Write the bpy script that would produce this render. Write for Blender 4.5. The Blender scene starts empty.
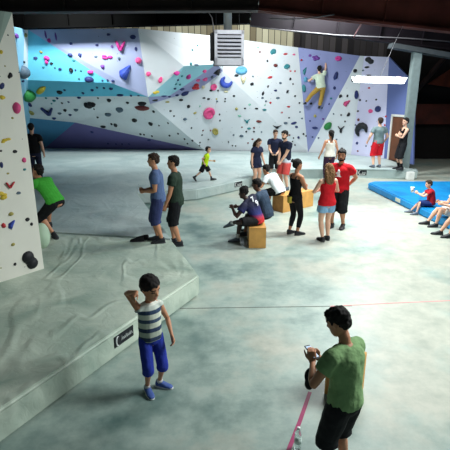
import bpy, bmesh, math, random
from mathutils import Vector, Matrix, Euler
from mathutils.bvhtree import BVHTree
from mathutils import noise as mnoise
R = math.radians
sc = bpy.context.scene
COL = sc.collection
random.seed(7)

# ------------------------------------------------------------------ camera
F_PX, HORIZON, CAM_H = 450.0, 93.0, 3.15
TILT = math.atan((225 - HORIZON) / F_PX)
cd = bpy.data.cameras.new('camera'); cam = bpy.data.objects.new('camera', cd); COL.objects.link(cam)
cam.location = (0, 0, CAM_H); cam.rotation_euler = (math.pi/2 - TILT, 0, 0)
cd.sensor_width = 36; cd.lens = 36 * F_PX / 450; cd.clip_end = 200
sc.camera = cam

# ------------------------------------------------------------------ world, lights, exposure
w = bpy.data.worlds.new('world'); sc.world = w; w.use_nodes = True
bg = w.node_tree.nodes['Background']; bg.inputs[0].default_value = (.55, .78, .80, 1); bg.inputs[1].default_value = .14
def area(name, loc, sx, sy, power, col=(1, .98, .95), rot=(0, 0, 0)):
    l = bpy.data.lights.new(name, 'AREA'); l.shape = 'RECTANGLE'; l.size = sx; l.size_y = sy
    l.energy = power; l.color = col
    o = bpy.data.objects.new(name, l); COL.objects.link(o); o.location = loc; o.rotation_euler = rot
    return o
UNSEEN_LAMPS = [(3.5, 16.8, 6.4, 560, 24, 0, 180), (6.2, 14.0, 5.75, 220, 15, 0, 150), (3.4, 10.2, 5.75, 300, 0, 0, 130), (-5.6, 16.3, 6.45, 240, 52, 0, 120), (5.6, 5.2, 4.9, 260, 0, 42, 108), (0.6, 13.4, 5.6, 20, 45, 0, 110), (0.8, 18.75, 6.05, 260, 55, 0, 180)]  # unseen overhead lights; some added to brighten cave wall, cladding, near panel and heater
for (lx, ly, lz, p, tl, ty, spr) in UNSEEN_LAMPS:
    lo = area('unseen_lamp_light', (lx, ly, lz), 2.4 if ly > 6 else 3.6, .5 if ly > 6 else 2.4, p, (.95, 1.0, .985), (R(tl), R(ty), 0)); lo.data.spread = R(spr)
sc.view_settings.view_transform = 'Standard'; sc.view_settings.look = 'None'
sc.view_settings.gamma = 1; sc.view_settings.use_curve_mapping = False
sc.view_settings.exposure = 0.0

# ------------------------------------------------------------------ placing helpers
def ray(u, v):
    a = (u - 225) / F_PX; b = -(v - 225) / F_PX; c, s = math.cos(TILT), math.sin(TILT)
    return Vector((a, c + b*s, -s + b*c))
EYE = Vector((0, 0, CAM_H))
def atz(u, v, z=0.0):
    d = ray(u, v); return EYE + d * ((z - CAM_H) / d.z)
def aty(u, v, y):
    d = ray(u, v); return EYE + d * (y / d.y)

# ------------------------------------------------------------------ materials
MC = {}
def lin(c):
    return tuple(((x/255)/12.92 if x/255 <= .04045 else ((x/255+.055)/1.055)**2.4) for x in c)
def mat(name, rgb, rough=.7, var=.10, scale=6., bump=.0, bscale=30., spec=.4, metal=0., emit=None, estr=0.):
    """rgb is an sRGB 0-255 albedo; a soft noise varies it"""
    if name in MC: return MC[name]
    m = bpy.data.materials.new(name); m.use_nodes = True; nt = m.node_tree; N = nt.nodes
    b = N['Principled BSDF']; c = lin(rgb)
    tc = N.new('ShaderNodeTexCoord'); nz = N.new('ShaderNodeTexNoise'); nz.inputs['Scale'].default_value = scale
    nz.inputs['Detail'].default_value = 5
    nt.links.new(tc.outputs['Object'], nz.inputs['Vector'])
    cr = N.new('ShaderNodeValToRGB'); nt.links.new(nz.outputs['Fac'], cr.inputs[0])
    cr.color_ramp.elements[0].position = .3; cr.color_ramp.elements[1].position = .7
    cr.color_ramp.elements[0].color = (*[x*(1-var) for x in c], 1)
    cr.color_ramp.elements[1].color = (*[min(1, x*(1+var)) for x in c], 1)
    nt.links.new(cr.outputs[0], b.inputs['Base Color'])
    b.inputs['Roughness'].default_value = rough; b.inputs['Metallic'].default_value = metal
    b.inputs['Specular IOR Level'].default_value = spec
    if bump:
        n2 = N.new('ShaderNodeTexNoise'); n2.inputs['Scale'].default_value = bscale; n2.inputs['Detail'].default_value = 3
        nt.links.new(tc.outputs['Object'], n2.inputs['Vector'])
        bp = N.new('ShaderNodeBump'); bp.inputs['Strength'].default_value = bump; bp.inputs['Distance'].default_value = .02
        nt.links.new(n2.outputs['Fac'], bp.inputs['Height']); nt.links.new(bp.outputs[0], b.inputs['Normal'])
    if emit:
        b.inputs['Emission Color'].default_value = (*lin(emit), 1); b.inputs['Emission Strength'].default_value = estr
    MC[name] = m
    return m
def ramp_mat(name, stops, axis='Z', interp='LINEAR', rough=.8):
    """bands of colour along an object axis: a printed or woven pattern. stops = [(metres, rgb)]"""
    m = bpy.data.materials.new(name); m.use_nodes = True; nt = m.node_tree; N = nt.nodes; b = N['Principled BSDF']
    tc = N.new('ShaderNodeTexCoord'); sp = N.new('ShaderNodeSeparateXYZ'); nt.links.new(tc.outputs['Object'], sp.inputs[0])
    lo, hi = stops[0][0], stops[-1][0]
    mr = N.new('ShaderNodeMapRange'); mr.inputs['From Min'].default_value = lo; mr.inputs['From Max'].default_value = hi
    nt.links.new(sp.outputs[axis], mr.inputs['Value'])
    cr = N.new('ShaderNodeValToRGB'); cr.color_ramp.interpolation = interp
    while len(cr.color_ramp.elements) < len(stops): cr.color_ramp.elements.new(.5)
    for e, (p, c) in zip(cr.color_ramp.elements, stops):
        e.position = (p-lo)/(hi-lo); e.color = (*lin(c), 1)
    nt.links.new(mr.outputs[0], cr.inputs[0]); nt.links.new(cr.outputs[0], b.inputs['Base Color'])
    b.inputs['Roughness'].default_value = rough
    return m
def concrete():
    m = bpy.data.materials.new('polished_concrete'); m.use_nodes = True; nt = m.node_tree; N = nt.nodes; L = nt.links
    b = N['Principled BSDF']; tc = N.new('ShaderNodeTexCoord')
    n1 = N.new('ShaderNodeTexNoise'); n1.inputs['Scale'].default_value = .55; n1.inputs['Detail'].default_value = 7; n1.inputs['Roughness'].default_value = .62
    n2 = N.new('ShaderNodeTexNoise'); n2.inputs['Scale'].default_value = 3.2; n2.inputs['Detail'].default_value = 8; n2.inputs['Roughness'].default_value = .7
    n3 = N.new('ShaderNodeTexNoise'); n3.inputs['Scale'].default_value = 14; n3.inputs['Detail'].default_value = 4
    for n in (n1, n2, n3): L.new(tc.outputs['Object'], n.inputs['Vector'])
    c1 = N.new('ShaderNodeValToRGB'); c1.color_ramp.elements[0].position = .34; c1.color_ramp.elements[1].position = .62
    c1.color_ramp.elements[0].color = (*lin((96, 122, 118)), 1); c1.color_ramp.elements[1].color = (*lin((178, 180, 168)), 1); e_ = c1.color_ramp.elements.new(.50); e_.color = (*lin((158, 174, 166)), 1)
    c2 = N.new('ShaderNodeValToRGB'); c2.color_ramp.elements[0].position = .33; c2.color_ramp.elements[1].position = .60
    c2.color_ramp.elements[0].color = (.62, .68, .68, 1); c2.color_ramp.elements[1].color = (1, 1, 1, 1)
    mx = N.new('ShaderNodeMixRGB'); mx.blend_type = 'MULTIPLY'; mx.inputs[0].default_value = .75
    # tone shifts along X: paler, warmer grey to the right, darker and greener to the left
    sx = N.new('ShaderNodeSeparateXYZ'); L.new(tc.outputs['Object'], sx.inputs[0])
    mr = N.new('ShaderNodeMapRange'); mr.inputs['From Min'].default_value = -3.; mr.inputs['From Max'].default_value = 3.; mr.inputs['To Min'].default_value = -.10; mr.inputs['To Max'].default_value = .10
    L.new(sx.outputs['X'], mr.inputs['Value'])
    ad = N.new('ShaderNodeMath'); ad.operation = 'ADD'; L.new(n1.outputs['Fac'], ad.inputs[0]); L.new(mr.outputs[0], ad.inputs[1])
    L.new(ad.outputs[0], c1.inputs[0]); L.new(n2.outputs['Fac'], c2.inputs[0])
    L.new(c1.outputs[0], mx.inputs[1]); L.new(c2.outputs[0], mx.inputs[2]); L.new(mx.outputs[0], b.inputs['Base Color'])
    rr = N.new('ShaderNodeMapRange'); rr.inputs['To Min'].default_value = .28; rr.inputs['To Max'].default_value = .52
    L.new(n2.outputs['Fac'], rr.inputs['Value']); L.new(rr.outputs[0], b.inputs['Roughness'])
    bp = N.new('ShaderNodeBump'); bp.inputs['Strength'].default_value = .06; bp.inputs['Distance'].default_value = .01
    L.new(n3.outputs['Fac'], bp.inputs['Height']); L.new(bp.outputs[0], b.inputs['Normal'])
    return m
def canvas(name, rgb, dark, wr=.55, scale=1.1):
    """mat vinyl: wrinkles, chalk and scuffs"""
    m = bpy.data.materials.new(name); m.use_nodes = True; nt = m.node_tree; N = nt.nodes; L = nt.links
    b = N['Principled BSDF']; tc = N.new('ShaderNodeTexCoord')
    n1 = N.new('ShaderNodeTexNoise'); n1.inputs['Scale'].default_value = scale; n1.inputs['Detail'].default_value = 6; n1.inputs['Distortion'].default_value = .8
    n2 = N.new('ShaderNodeTexNoise'); n2.inputs['Scale'].default_value = .62; n2.inputs['Detail'].default_value = 1.5; n2.inputs['Distortion'].default_value = 1.2
    mp = N.new('ShaderNodeMapping'); mp.inputs['Scale'].default_value = (1.5, .8, 1); mp.inputs['Rotation'].default_value = (0, 0, .7)
    L.new(tc.outputs['Object'], n1.inputs['Vector']); L.new(tc.outputs['Object'], mp.inputs[0]); L.new(mp.outputs[0], n2.inputs['Vector'])
    c = N.new('ShaderNodeValToRGB'); c.color_ramp.elements[0].position = .33; c.color_ramp.elements[1].position = .62
    c.color_ramp.elements[0].color = (*lin(dark), 1); c.color_ramp.elements[1].color = (*lin(rgb), 1)
    L.new(n1.outputs['Fac'], c.inputs[0]); L.new(c.outputs[0], b.inputs['Base Color'])
    ab = N.new('ShaderNodeMath'); ab.operation = 'SUBTRACT'; ab.inputs[1].default_value = .5; L.new(n2.outputs['Fac'], ab.inputs[0])
    a2 = N.new('ShaderNodeMath'); a2.operation = 'ABSOLUTE'; L.new(ab.outputs[0], a2.inputs[0])
    a3 = N.new('ShaderNodeMapRange'); a3.inputs['From Max'].default_value = .07; a3.interpolation_type = 'SMOOTHSTEP'; L.new(a2.outputs[0], a3.inputs['Value'])
    bp = N.new('ShaderNodeBump'); bp.inputs['Strength'].default_value = wr; bp.inputs['Distance'].default_value = .05; bp.invert = True
    L.new(a3.outputs[0], bp.inputs['Height']); L.new(bp.outputs[0], b.inputs['Normal'])
    n4 = N.new('ShaderNodeTexNoise'); n4.inputs['Scale'].default_value = 5.5; n4.inputs['Detail'].default_value = 4; n4.inputs['Distortion'].default_value = 1.; L.new(tc.outputs['Object'], n4.inputs['Vector'])
    bp2 = N.new('ShaderNodeBump'); bp2.inputs['Strength'].default_value = .35; bp2.inputs['Distance'].default_value = .035
    L.new(n4.outputs['Fac'], bp2.inputs['Height']); L.new(bp.outputs[0], bp2.inputs['Normal']); L.new(bp2.outputs[0], b.inputs['Normal'])
    b.inputs['Roughness'].default_value = .5; b.inputs['Specular IOR Level'].default_value = .35
    return m
def paint(name, rgb):
    """climbing-wall paint with chalk smudges and a grid of tiny bolt holes"""
    m = bpy.data.materials.new(name); m.use_nodes = True; nt = m.node_tree; N = nt.nodes; L = nt.links
    b = N['Principled BSDF']; tc = N.new('ShaderNodeTexCoord')
    n1 = N.new('ShaderNodeTexNoise'); n1.inputs['Scale'].default_value = .9; n1.inputs['Detail'].default_value = 5
    L.new(tc.outputs['Object'], n1.inputs['Vector'])
    c = N.new('ShaderNodeValToRGB'); c.color_ramp.elements[0].position = .3; c.color_ramp.elements[1].position = .7
    k = lin(rgb)
    c.color_ramp.elements[0].color = (*[x*.92 for x in k], 1); c.color_ramp.elements[1].color = (*[min(1, x*1.04) for x in k], 1)
    L.new(n1.outputs['Fac'], c.inputs[0])
    vo = N.new('ShaderNodeTexVoronoi'); vo.inputs['Scale'].default_value = 4.2; vo.inputs['Randomness'].default_value = .55
    L.new(tc.outputs['Object'], vo.inputs['Vector'])
    lt = N.new('ShaderNodeMath'); lt.operation = 'LESS_THAN'; lt.inputs[1].default_value = .055; L.new(vo.outputs['Distance'], lt.inputs[0])
    mx = N.new('ShaderNodeMixRGB'); mx.inputs[2].default_value = (.06, .06, .07, 1)
    L.new(lt.outputs[0], mx.inputs[0]); L.new(c.outputs[0], mx.inputs[1]); L.new(mx.outputs[0], b.inputs['Base Color'])
    b.inputs['Roughness'].default_value = .75; b.inputs['Specular IOR Level'].default_value = .25
    return m

# ------------------------------------------------------------------ object helpers
def mesh_obj(name, bm, mats, parent=None, smooth=False):
    me = bpy.data.meshes.new(name); bmesh.ops.recalc_face_normals(bm, faces=bm.faces); bm.to_mesh(me); bm.free()
    if not isinstance(mats, (list, tuple)): mats = [mats]
    for m in mats: me.materials.append(m)
    if smooth:
        for p in me.polygons: p.use_smooth = True
    o = bpy.data.objects.new(name, me); COL.objects.link(o)
    if parent: o.parent = parent
    return o
def empty(name, loc=(0, 0, 0), rz=0.):
    o = bpy.data.objects.new(name, None); COL.objects.link(o); o.location = loc; o.rotation_euler = (0, 0, rz)
    o.empty_display_size = .1
    return o
def tag(o, label=None, cat=None, group=None, kind=None):
    if label: o['label'] = label
    if cat: o['category'] = cat
    if group: o['group'] = group
    if kind: o['kind'] = kind
    return o
def struct(o, label=None):
    o['kind'] = 'structure'
    if label: o['label'] = label
    return o
def box(bm, c, s, rot=None, bev=0.):
    r = bmesh.ops.create_cube(bm, size=1)
    M = Matrix.Translation(Vector(c)) @ (rot.to_matrix().to_4x4() if rot else Matrix()) @ Matrix.Diagonal((*s, 1))
    bmesh.ops.transform(bm, matrix=M, verts=r['verts'])
    if bev:
        ed = list({e for v in r['verts'] for e in v.link_edges})
        bmesh.ops.bevel(bm, geom=ed, offset=bev, segments=2, affect='EDGES', clamp_overlap=True)
def prism(bm, pts, z0, z1, bev=0.):
    lo = [bm.verts.new((p[0], p[1], z0)) for p in pts]; hi = [bm.verts.new((p[0], p[1], z1)) for p in pts]
    n = len(pts); fs = [bm.faces.new(lo[::-1]), bm.faces.new(hi)]
    for i in range(n): fs.append(bm.faces.new((lo[i], lo[(i+1) % n], hi[(i+1) % n], hi[i])))
    if bev:
        ed = {e for f in fs for e in f.edges}
        bmesh.ops.bevel(bm, geom=list(ed), offset=bev, segments=3, affect='EDGES', clamp_overlap=True)
def ell(bm, c, r, rot=None, seg=12):
    q = bmesh.ops.create_uvsphere(bm, u_segments=seg, v_segments=max(6, seg*2//3), radius=1)
    M = Matrix.Translation(Vector(c)) @ (rot.to_4x4() if rot else Matrix()) @ Matrix.Diagonal((*r, 1))
    bmesh.ops.transform(bm, matrix=M, verts=q['verts'])
def rings(bm, rs, n=14, ex=2.0):
    """rs = [(centre, xaxis, yaxis, rx, ry)]; closed loft with flat ends"""
    rows = []
    for (c, x, y, rx, ry) in rs:
        row = []
        for i in range(n):
            a = 2*math.pi*i/n; ca, sa = math.cos(a), math.sin(a)
            ca = math.copysign(abs(ca)**(2/ex), ca); sa = math.copysign(abs(sa)**(2/ex), sa)
            row.append(bm.verts.new(c + x*rx*ca + y*ry*sa))
        rows.append(row)
    for a, b in zip(rows[:-1], rows[1:]):
        for i in range(n): bm.faces.new((a[i], a[(i+1) % n], b[(i+1) % n], b[i]))
    bm.faces.new(rows[0][::-1]); bm.faces.new(rows[-1])
def tube(bm, pts, rad, n=10, ball=True):
    pts = [Vector(p) for p in pts]; up = None; rs = []
    for i, p in enumerate(pts):
        a = pts[max(0, i-1)]; b = pts[min(len(pts)-1, i+1)]; t = (b-a).normalized()
        if up is None: up = t.orthogonal().normalized()
        up = (up - t*up.dot(t))
        up = up.normalized() if up.length > 1e-6 else t.orthogonal().normalized()
        r = rad[i] if isinstance(rad, (list, tuple)) else rad
        rs.append((p, up, t.cross(up), r, r))
    rings(bm, rs, n)
    if ball:
        for p, r in ((pts[0], rs[0][3]), (pts[-1], rs[-1][3])): ell(bm, p, (r, r, r), seg=n)
def remesh(bm, voxel, smooth_it=2, fac=.5):
    """one continuous surface out of overlapping volumes -> new mesh"""
    me = bpy.data.meshes.new('tmp'); bmesh.ops.recalc_face_normals(bm, faces=bm.faces); bm.to_mesh(me); bm.free()
    o = bpy.data.objects.new('tmp', me); COL.objects.link(o)
    r = o.modifiers.new('r', 'REMESH'); r.mode = 'VOXEL'; r.voxel_size = voxel
    if smooth_it:
        s = o.modifiers.new('s', 'SMOOTH'); s.factor = fac; s.iterations = smooth_it
    dg = bpy.context.evaluated_depsgraph_get(); out = bpy.data.meshes.new_from_object(o.evaluated_get(dg))
    bpy.data.objects.remove(o); bpy.data.meshes.remove(me)
    for p in out.polygons: p.use_smooth = True
    return out
def displace(me, fn):
    n = len(me.vertices); co = [0.]*(3*n); no = [0.]*(3*n); me.vertices.foreach_get('co', co); me.vertices.foreach_get('normal', no)
    for i in range(0, 3*n, 3):
        d = fn(Vector(co[i:i+3])); co[i] += no[i]*d; co[i+1] += no[i+1]*d; co[i+2] += no[i+2]*d
    me.vertices.foreach_set('co', co); me.update()
def put(name, me, mats, parent=None):
    me.name = name; me.materials.clear()
    for m in (mats if isinstance(mats, (list, tuple)) else [mats]): me.materials.append(m)
    o = bpy.data.objects.new(name, me); COL.objects.link(o); o.parent = parent
    return o
# ================================================================== THE SETTING
M_conc = concrete()
bm = bmesh.new(); box(bm, (1, 16, -.1), (34, 38, .2)); struct(mesh_obj('floor', bm, M_conc), 'polished pale concrete gym floor')
M_dark = mat('dark_roof_steel', (24, 17, 17), .7, .2, 2.)
M_beam = mat('beam_brown_steel', (38, 23, 21), .6, .22, 1.5)
M_beamd = mat('beam_purple_steel', (15, 10, 16), .6, .2, 1.5, spec=.12)
M_grey = mat('galvanised_grey', (165, 172, 172), .5, .12, 4., metal=.2)
bm = bmesh.new(); box(bm, (1, 16, 7.25), (34, 38, .1)); struct(mesh_obj('ceiling', bm, M_dark), 'dark brown roof decking')
# painted climbing wall facets -------------------------------------------------
PW = paint('wall_paint_white', (216, 222, 228)); PC = paint('wall_paint_cyan', (104, 196, 226)); PCB = paint('wall_paint_pale_cyan', (160, 212, 226)); PL = paint('wall_paint_lavender', (166, 176, 212))
PK = paint('wall_paint_violet', (112, 106, 160)); PG = paint('wall_paint_deep_blue', (76, 136, 176)); PB = paint('wall_paint_periwinkle', (140, 147, 194))
PV = paint('wall_paint_pale_lilac', (204, 204, 232)); PD = paint('wall_paint_slate_blue', (98, 112, 166)); PS = paint('wall_paint_sky', (150, 208, 238))
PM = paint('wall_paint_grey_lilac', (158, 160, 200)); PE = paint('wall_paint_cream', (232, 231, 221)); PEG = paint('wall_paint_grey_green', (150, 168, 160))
bm_ = {}
B = .33
def q(u, v, y): return aty(u, v, y)
A_tl, A_tr, A_br, A_bm, A_bl = q(28, 29.5, 18.6), q(138, 28.5, 18.6), q(148, 97, 19.3), q(111, 83, 19.2), q(28, 80, 19.2)
B_l, B_r, E_d, KP, B_b = q(28, 97, 20.2), q(137, 96, 19.9), q(150, 104, 20.6), q(75, 122.5, 22.4), q(30, 118, 21.6)
K_l, K_r, G_l = atz(45, 148, B), atz(205, 150.5, B), atz(26, 149, B)
C_tr, C_m, C_r, C_b = q(219, 36.5, 20.4), q(184, 66, 19.5), q(217, 64, 20.4), A_br
D_1, D_2, D_3 = q(200, 89, 21.7), q(223, 71, 22.0), q(222, 37, 22.3)
D_c = q(170, 95.5, 20.8)
E_tr, E_br = q(298, 47.5, 22.3), atz(308, 152.3, B)
S_t1, S_t2 = q(360, 55.8, 21.3), q(364, 56, 21.25)
S_b2 = atz(351, 154.8, B)
V_t, V_b = q(389, 57, 20.3), atz(384, 158.6, B)
W_t, W_b = q(415, 84, 18.75), atz(413, 164.5, B)
F_t, F_b = q(4, 25, 15.5), atz(-14, 158, B)
S1, S2 = q(24.5, 29, 18.2), q(23, 78, 18.6)
FACETS = [
 ('wall_back_cyan', PC, [(A_tl, A_bm, A_bl), (A_bl, A_bm, B_l), (A_bm, A_br, B_r), (A_bm, B_r, B_l)]),
 ('wall_back_lavender', PL, [(A_tl, A_tr, A_br), (A_tl, A_br, A_bm)]),
 ('wall_back_roof', PW, [(B_l, B_r, B_b), (B_r, A_br, E_d), (B_r, E_d, KP), (B_r, KP, B_b)]),
 ('wall_back_deep_blue', PG, [(B_b, KP, K_l), (B_b, K_l, G_l)]),
 ('wall_back_violet', PK, [(KP, K_r, K_l)]),
 ('wall_back_prow', PW, [(A_tr, C_tr, C_r), (A_tr, C_r, C_m), (A_tr, C_m, C_b), (C_tr, D_3, D_2), (C_tr, D_2, C_r)]),
 ('wall_back_prow_band', PCB, [(C_b, C_m, D_c), (C_m, C_r, D_c)]),
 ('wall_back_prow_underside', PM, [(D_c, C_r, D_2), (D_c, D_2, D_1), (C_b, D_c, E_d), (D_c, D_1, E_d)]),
 ('wall_back_white', PW, [(D_2, D_3, E_tr), (D_2, E_tr, E_br), (D_2, E_br, K_r), (D_2, K_r, D_1), (D_1, K_r, E_d), (E_d, K_r, KP)]),
 ('wall_back_periwinkle', PB, [(E_tr, S_t1, E_br)]),
 ('wall_back_strip', PW, [(S_t1, S_t2, S_b2), (S_t1, S_b2, E_br)]),
 ('wall_back_lilac', PV, [(S_t2, V_t, V_b), (S_t2, V_b, S_b2)]),
 ('wall_back_slate', PD, [(V_t, W_t, W_b), (V_t, W_b, V_b)]),
 ('wall_left_sky', PS, [(F_t, S1, S2), (F_t, S2, F_b), (S2, A_bl, B_l), (S2, B_l, B_b), (S2, B_b, G_l), (S2, G_l, F_b)]),
 ('wall_left_edge', PW, [(S1, A_tl, A_bl), (S1, A_bl, S2)]),
]
# free-standing wall panel at the left, close to the camera
P_R, P_L = atz(44, 268.6, .35), atz(0, 282.5, .35)
ext = (P_L - P_R) * 2.4 + P_R; ext.z = .35
top_R = q(12, 12.5, P_R.y); top_R.y = P_R.y
def up(p, z): return Vector((p.x, p.y, z))
tz = top_R.z
f1 = P_R + (P_L - P_R)*.16; f1 = up(f1, tz); f2 = up(P_R + (P_L-P_R)*.42, tz-.55); f3 = up(ext, tz-1.4)
back1 = Vector((ext.x-1.2, ext.y+3.2, .35))
inw = Vector((-.25, .22, 0))
FACETS += [('wall_left_panel', PE, [(P_R, P_L, ext), (P_R, ext, f3), (P_R, f3, f2), (P_R, f2, top_R)]),
           ('wall_left_panel_cap', PEG, [(top_R, f2, f1), (f2, f3, up(ext, tz)+inw), (f2, up(ext, tz)+inw, f1), (f1, up(ext, tz)+inw, up(back1, tz)), (top_R, f1, up(back1, tz))]),
           ('wall_left_panel_side', PE, [(P_R, top_R, up(back1, tz)), (P_R, up(back1, tz), back1)])]
BV, BP, BN = [], [], []
for nm, m, tris in FACETS:
    bm = bmesh.new(); cen = Vector((0, 9, 3))
    for t in tris:
        i = len(BV); BV += [Vector(p) for p in t]; BP.append((i, i+1, i+2)); BN.append(nm)
        vs = [bm.verts.new(p) for p in t]; f = bm.faces.new(vs)
    bmesh.ops.remove_doubles(bm, verts=bm.verts, dist=.0005)
    bmesh.ops.recalc_face_normals(bm, faces=bm.faces); bm.faces.ensure_lookup_table()
    s = sum((f.normal.dot(f.calc_center_median() - EYE)*f.calc_area() for f in bm.faces))
    if s > 0: bmesh.ops.reverse_faces(bm, faces=bm.faces)
    me = bpy.data.meshes.new(nm); bm.to_mesh(me); bm.free(); me.materials.append(m)
    o = bpy.data.objects.new(nm, me); COL.objects.link(o); struct(o)
    if 'left_panel' not in nm: sm = o.modifiers.new('thick', 'SOLIDIFY'); sm.thickness = .06; sm.offset = -1
BVH = BVHTree.FromPolygons(BV, BP)
def on_wall(u, v):
    d = ray(u, v).normalized(); loc, n, i, dist = BVH.ray_cast(EYE, d)
    if loc is None: return None
    if n.dot(d) > 0: n = -n
    return loc, n, BN[i]
# timber cladding of the hall above the climbing wall
def cladding():
    m = bpy.data.materials.new('timber_cladding'); m.use_nodes = True; nt = m.node_tree; N = nt.nodes; L = nt.links; b = N['Principled BSDF']
    tc = N.new('ShaderNodeTexCoord'); sp = N.new('ShaderNodeSeparateXYZ'); L.new(tc.outputs['Object'], sp.inputs[0])
    mu = N.new('ShaderNodeMath'); mu.operation = 'MULTIPLY'; mu.inputs[1].default_value = 3.2; L.new(sp.outputs['X'], mu.inputs[0])
    fl = N.new('ShaderNodeMath'); fl.operation = 'FLOOR'; L.new(mu.outputs[0], fl.inputs[0])
    fr = N.new('ShaderNodeMath'); fr.operation = 'FRACT'; L.new(mu.outputs[0], fr.inputs[0])
    wn = N.new('ShaderNodeTexWhiteNoise'); wn.noise_dimensions = '1D'; L.new(fl.outputs[0], wn.inputs['W'])
    cr = N.new('ShaderNodeValToRGB'); L.new(wn.outputs['Value'], cr.inputs[0])
    cr.color_ramp.elements[0].color = (*lin((136, 124, 98)), 1); cr.color_ramp.elements[1].color = (*lin((226, 220, 190)), 1)
    gt = N.new('ShaderNodeMath'); gt.operation = 'GREATER_THAN'; gt.inputs[1].default_value = .1; L.new(fr.outputs[0], gt.inputs[0])
    mx = N.new('ShaderNodeMixRGB'); mx.inputs[1].default_value = (.02, .016, .012, 1); L.new(gt.outputs[0], mx.inputs[0]); L.new(cr.outputs[0], mx.inputs[2])
    L.new(mx.outputs[0], b.inputs['Base Color']); b.inputs['Roughness'].default_value = .8
    return m
def mat_slats():
    m = cladding(); m.name = 'dark_slats'; N = m.node_tree.nodes
    for n in N:
        if n.type == 'VALTORGB':
            n.color_ramp.elements[0].color = (*lin((30, 26, 30)), 1); n.color_ramp.elements[1].color = (*lin((84, 78, 80)), 1)
    return m
split = aty(297, 40, 24.6).x
bm = bmesh.new(); box(bm, ((-16+split)/2, 24.65, 3.6), (split+16, .1, 7.3)); struct(mesh_obj('wall_back_timber', bm, cladding()), 'pale timber cladding above the climbing wall')
bm = bmesh.new(); box(bm, ((split+18)/2, 24.65, 3.6), (18-split, .1, 7.3)); struct(mesh_obj('wall_back_slats', bm, mat_slats()), 'dark vertical slats above the climbing wall')
bm = bmesh.new(); box(bm, (-15, 14, 3.6), (.2, 34, 7.3)); struct(mesh_obj('wall_left', bm, M_dark))
bm = bmesh.new(); box(bm, (16.5, 14, 3.6), (.2, 34, 7.3)); struct(mesh_obj('wall_right', bm, mat('dark_side_wall', (34, 28, 28), .8)))
a = aty(297, 37, 24.5); bm = bmesh.new(); box(bm, (a.x, 24.5, 5.9), (.3, .2, 2.4)); struct(mesh_obj('trim_1', bm, mat('dark_timber', (40, 32, 30), .7)), 'dark upright between pale and dark cladding')

# roof beams ---------------------------------------------------------------
def ibeam(name, p0, p1, h, wd, m, label, mflange=None):
    """I-section beam whose bottom edge runs from p0 to p1"""
    d = (p1-p0); L = d.length; x = d.normalized(); y = Vector((0, 1, 0)); z = x.cross(y).normalized()
    if z.z < 0: z = -z
    M = Matrix((x, y, z)).transposed().to_4x4(); M.translation = (p0+p1)/2
    root = empty(name, (p0+p1)/2); tag(root, label, 'beam')
    for nm, cz, sy, sz in (('web', h/2, wd*.25, h), ('flange', .03, wd, .06), ('flange', h-.03, wd, .06)):
        bm = bmesh.new(); box(bm, (0, 0, cz), (L, sy, sz)); bmesh.ops.transform(bm, matrix=Matrix.Translation(-(p0+p1)/2) @ M, verts=bm.verts)
        mesh_obj(nm, bm, mflange if (mflange and nm == 'flange' and cz < .1) else m, root)
    for k in range(1, int(L/1.6)):
        bm = bmesh.new(); box(bm, (-L/2+k*1.6, 0, h/2), (.03, wd*.8, h-.1)); bmesh.ops.transform(bm, matrix=Matrix.Translation(-(p0+p1)/2) @ M, verts=bm.verts)
        mesh_obj('stiffener', bm, m, root)
    return root
ibeam('roof_beam', aty(-60, 31, 18.0), aty(250, 24, 18.0), 1.0, .35, mat('beam_black_steel', (2, 2, 2), .8, .2, 1.5, spec=.03), 'dark purple steel beam along the top of the blue cave wall')
ibeam('roof_beam', aty(250, 26, 18.0), aty(470, 53, 18.0), 1.0, .35, M_beamd, 'dark purple steel beam sloping down towards the grey post')
ibeam('roof_beam', aty(-60, 13.5, 12.5), aty(258, 11.5, 12.5), .8, .35, M_beam, 'brown steel roof beam across the top left of the photo')
ibeam('roof_beam', aty(258, 11.5, 12.5), aty(480, 36, 12.5), .9, .35, mat('beam_red_brown', (84, 42, 36), .7, .25, 1.5, spec=.12), 'red brown steel roof beam sloping down to the top right corner')
# conduit along the far beam
bm = bmesh.new(); tube(bm, [aty(262, 28, 17.81), aty(336, 35, 17.81), aty(410, 38.5, 17.81), aty(455, 42, 17.81)], .022, 8)
tag(mesh_obj('conduit', bm, mat('pale_conduit', (104, 102, 106), .4), smooth=True), 'thin pale conduit pipe running along the purple roof beam', 'pipe')
bm = bmesh.new(); tube(bm, [aty(270+i*8, 18.5+2.2*math.sin(math.pi*i/8)-i*.5, 12.32) for i in range(9)], .014, 6)
tag(mesh_obj('cable', bm, mat('white_cable', (110, 108, 112), .5), smooth=True), 'pale cable sagging between the roof beams', 'cable')
bm = bmesh.new(); tube(bm, [aty(209, 13, 17.81), aty(212, 18, 17.81), aty(213.5, 27, 17.81), aty(213.5, 36, 17.81)], .018, 6)
tag(mesh_obj('cable', bm, MC['white_cable'], smooth=True), 'short white cable dropping behind the hanging heater', 'cable')

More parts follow.
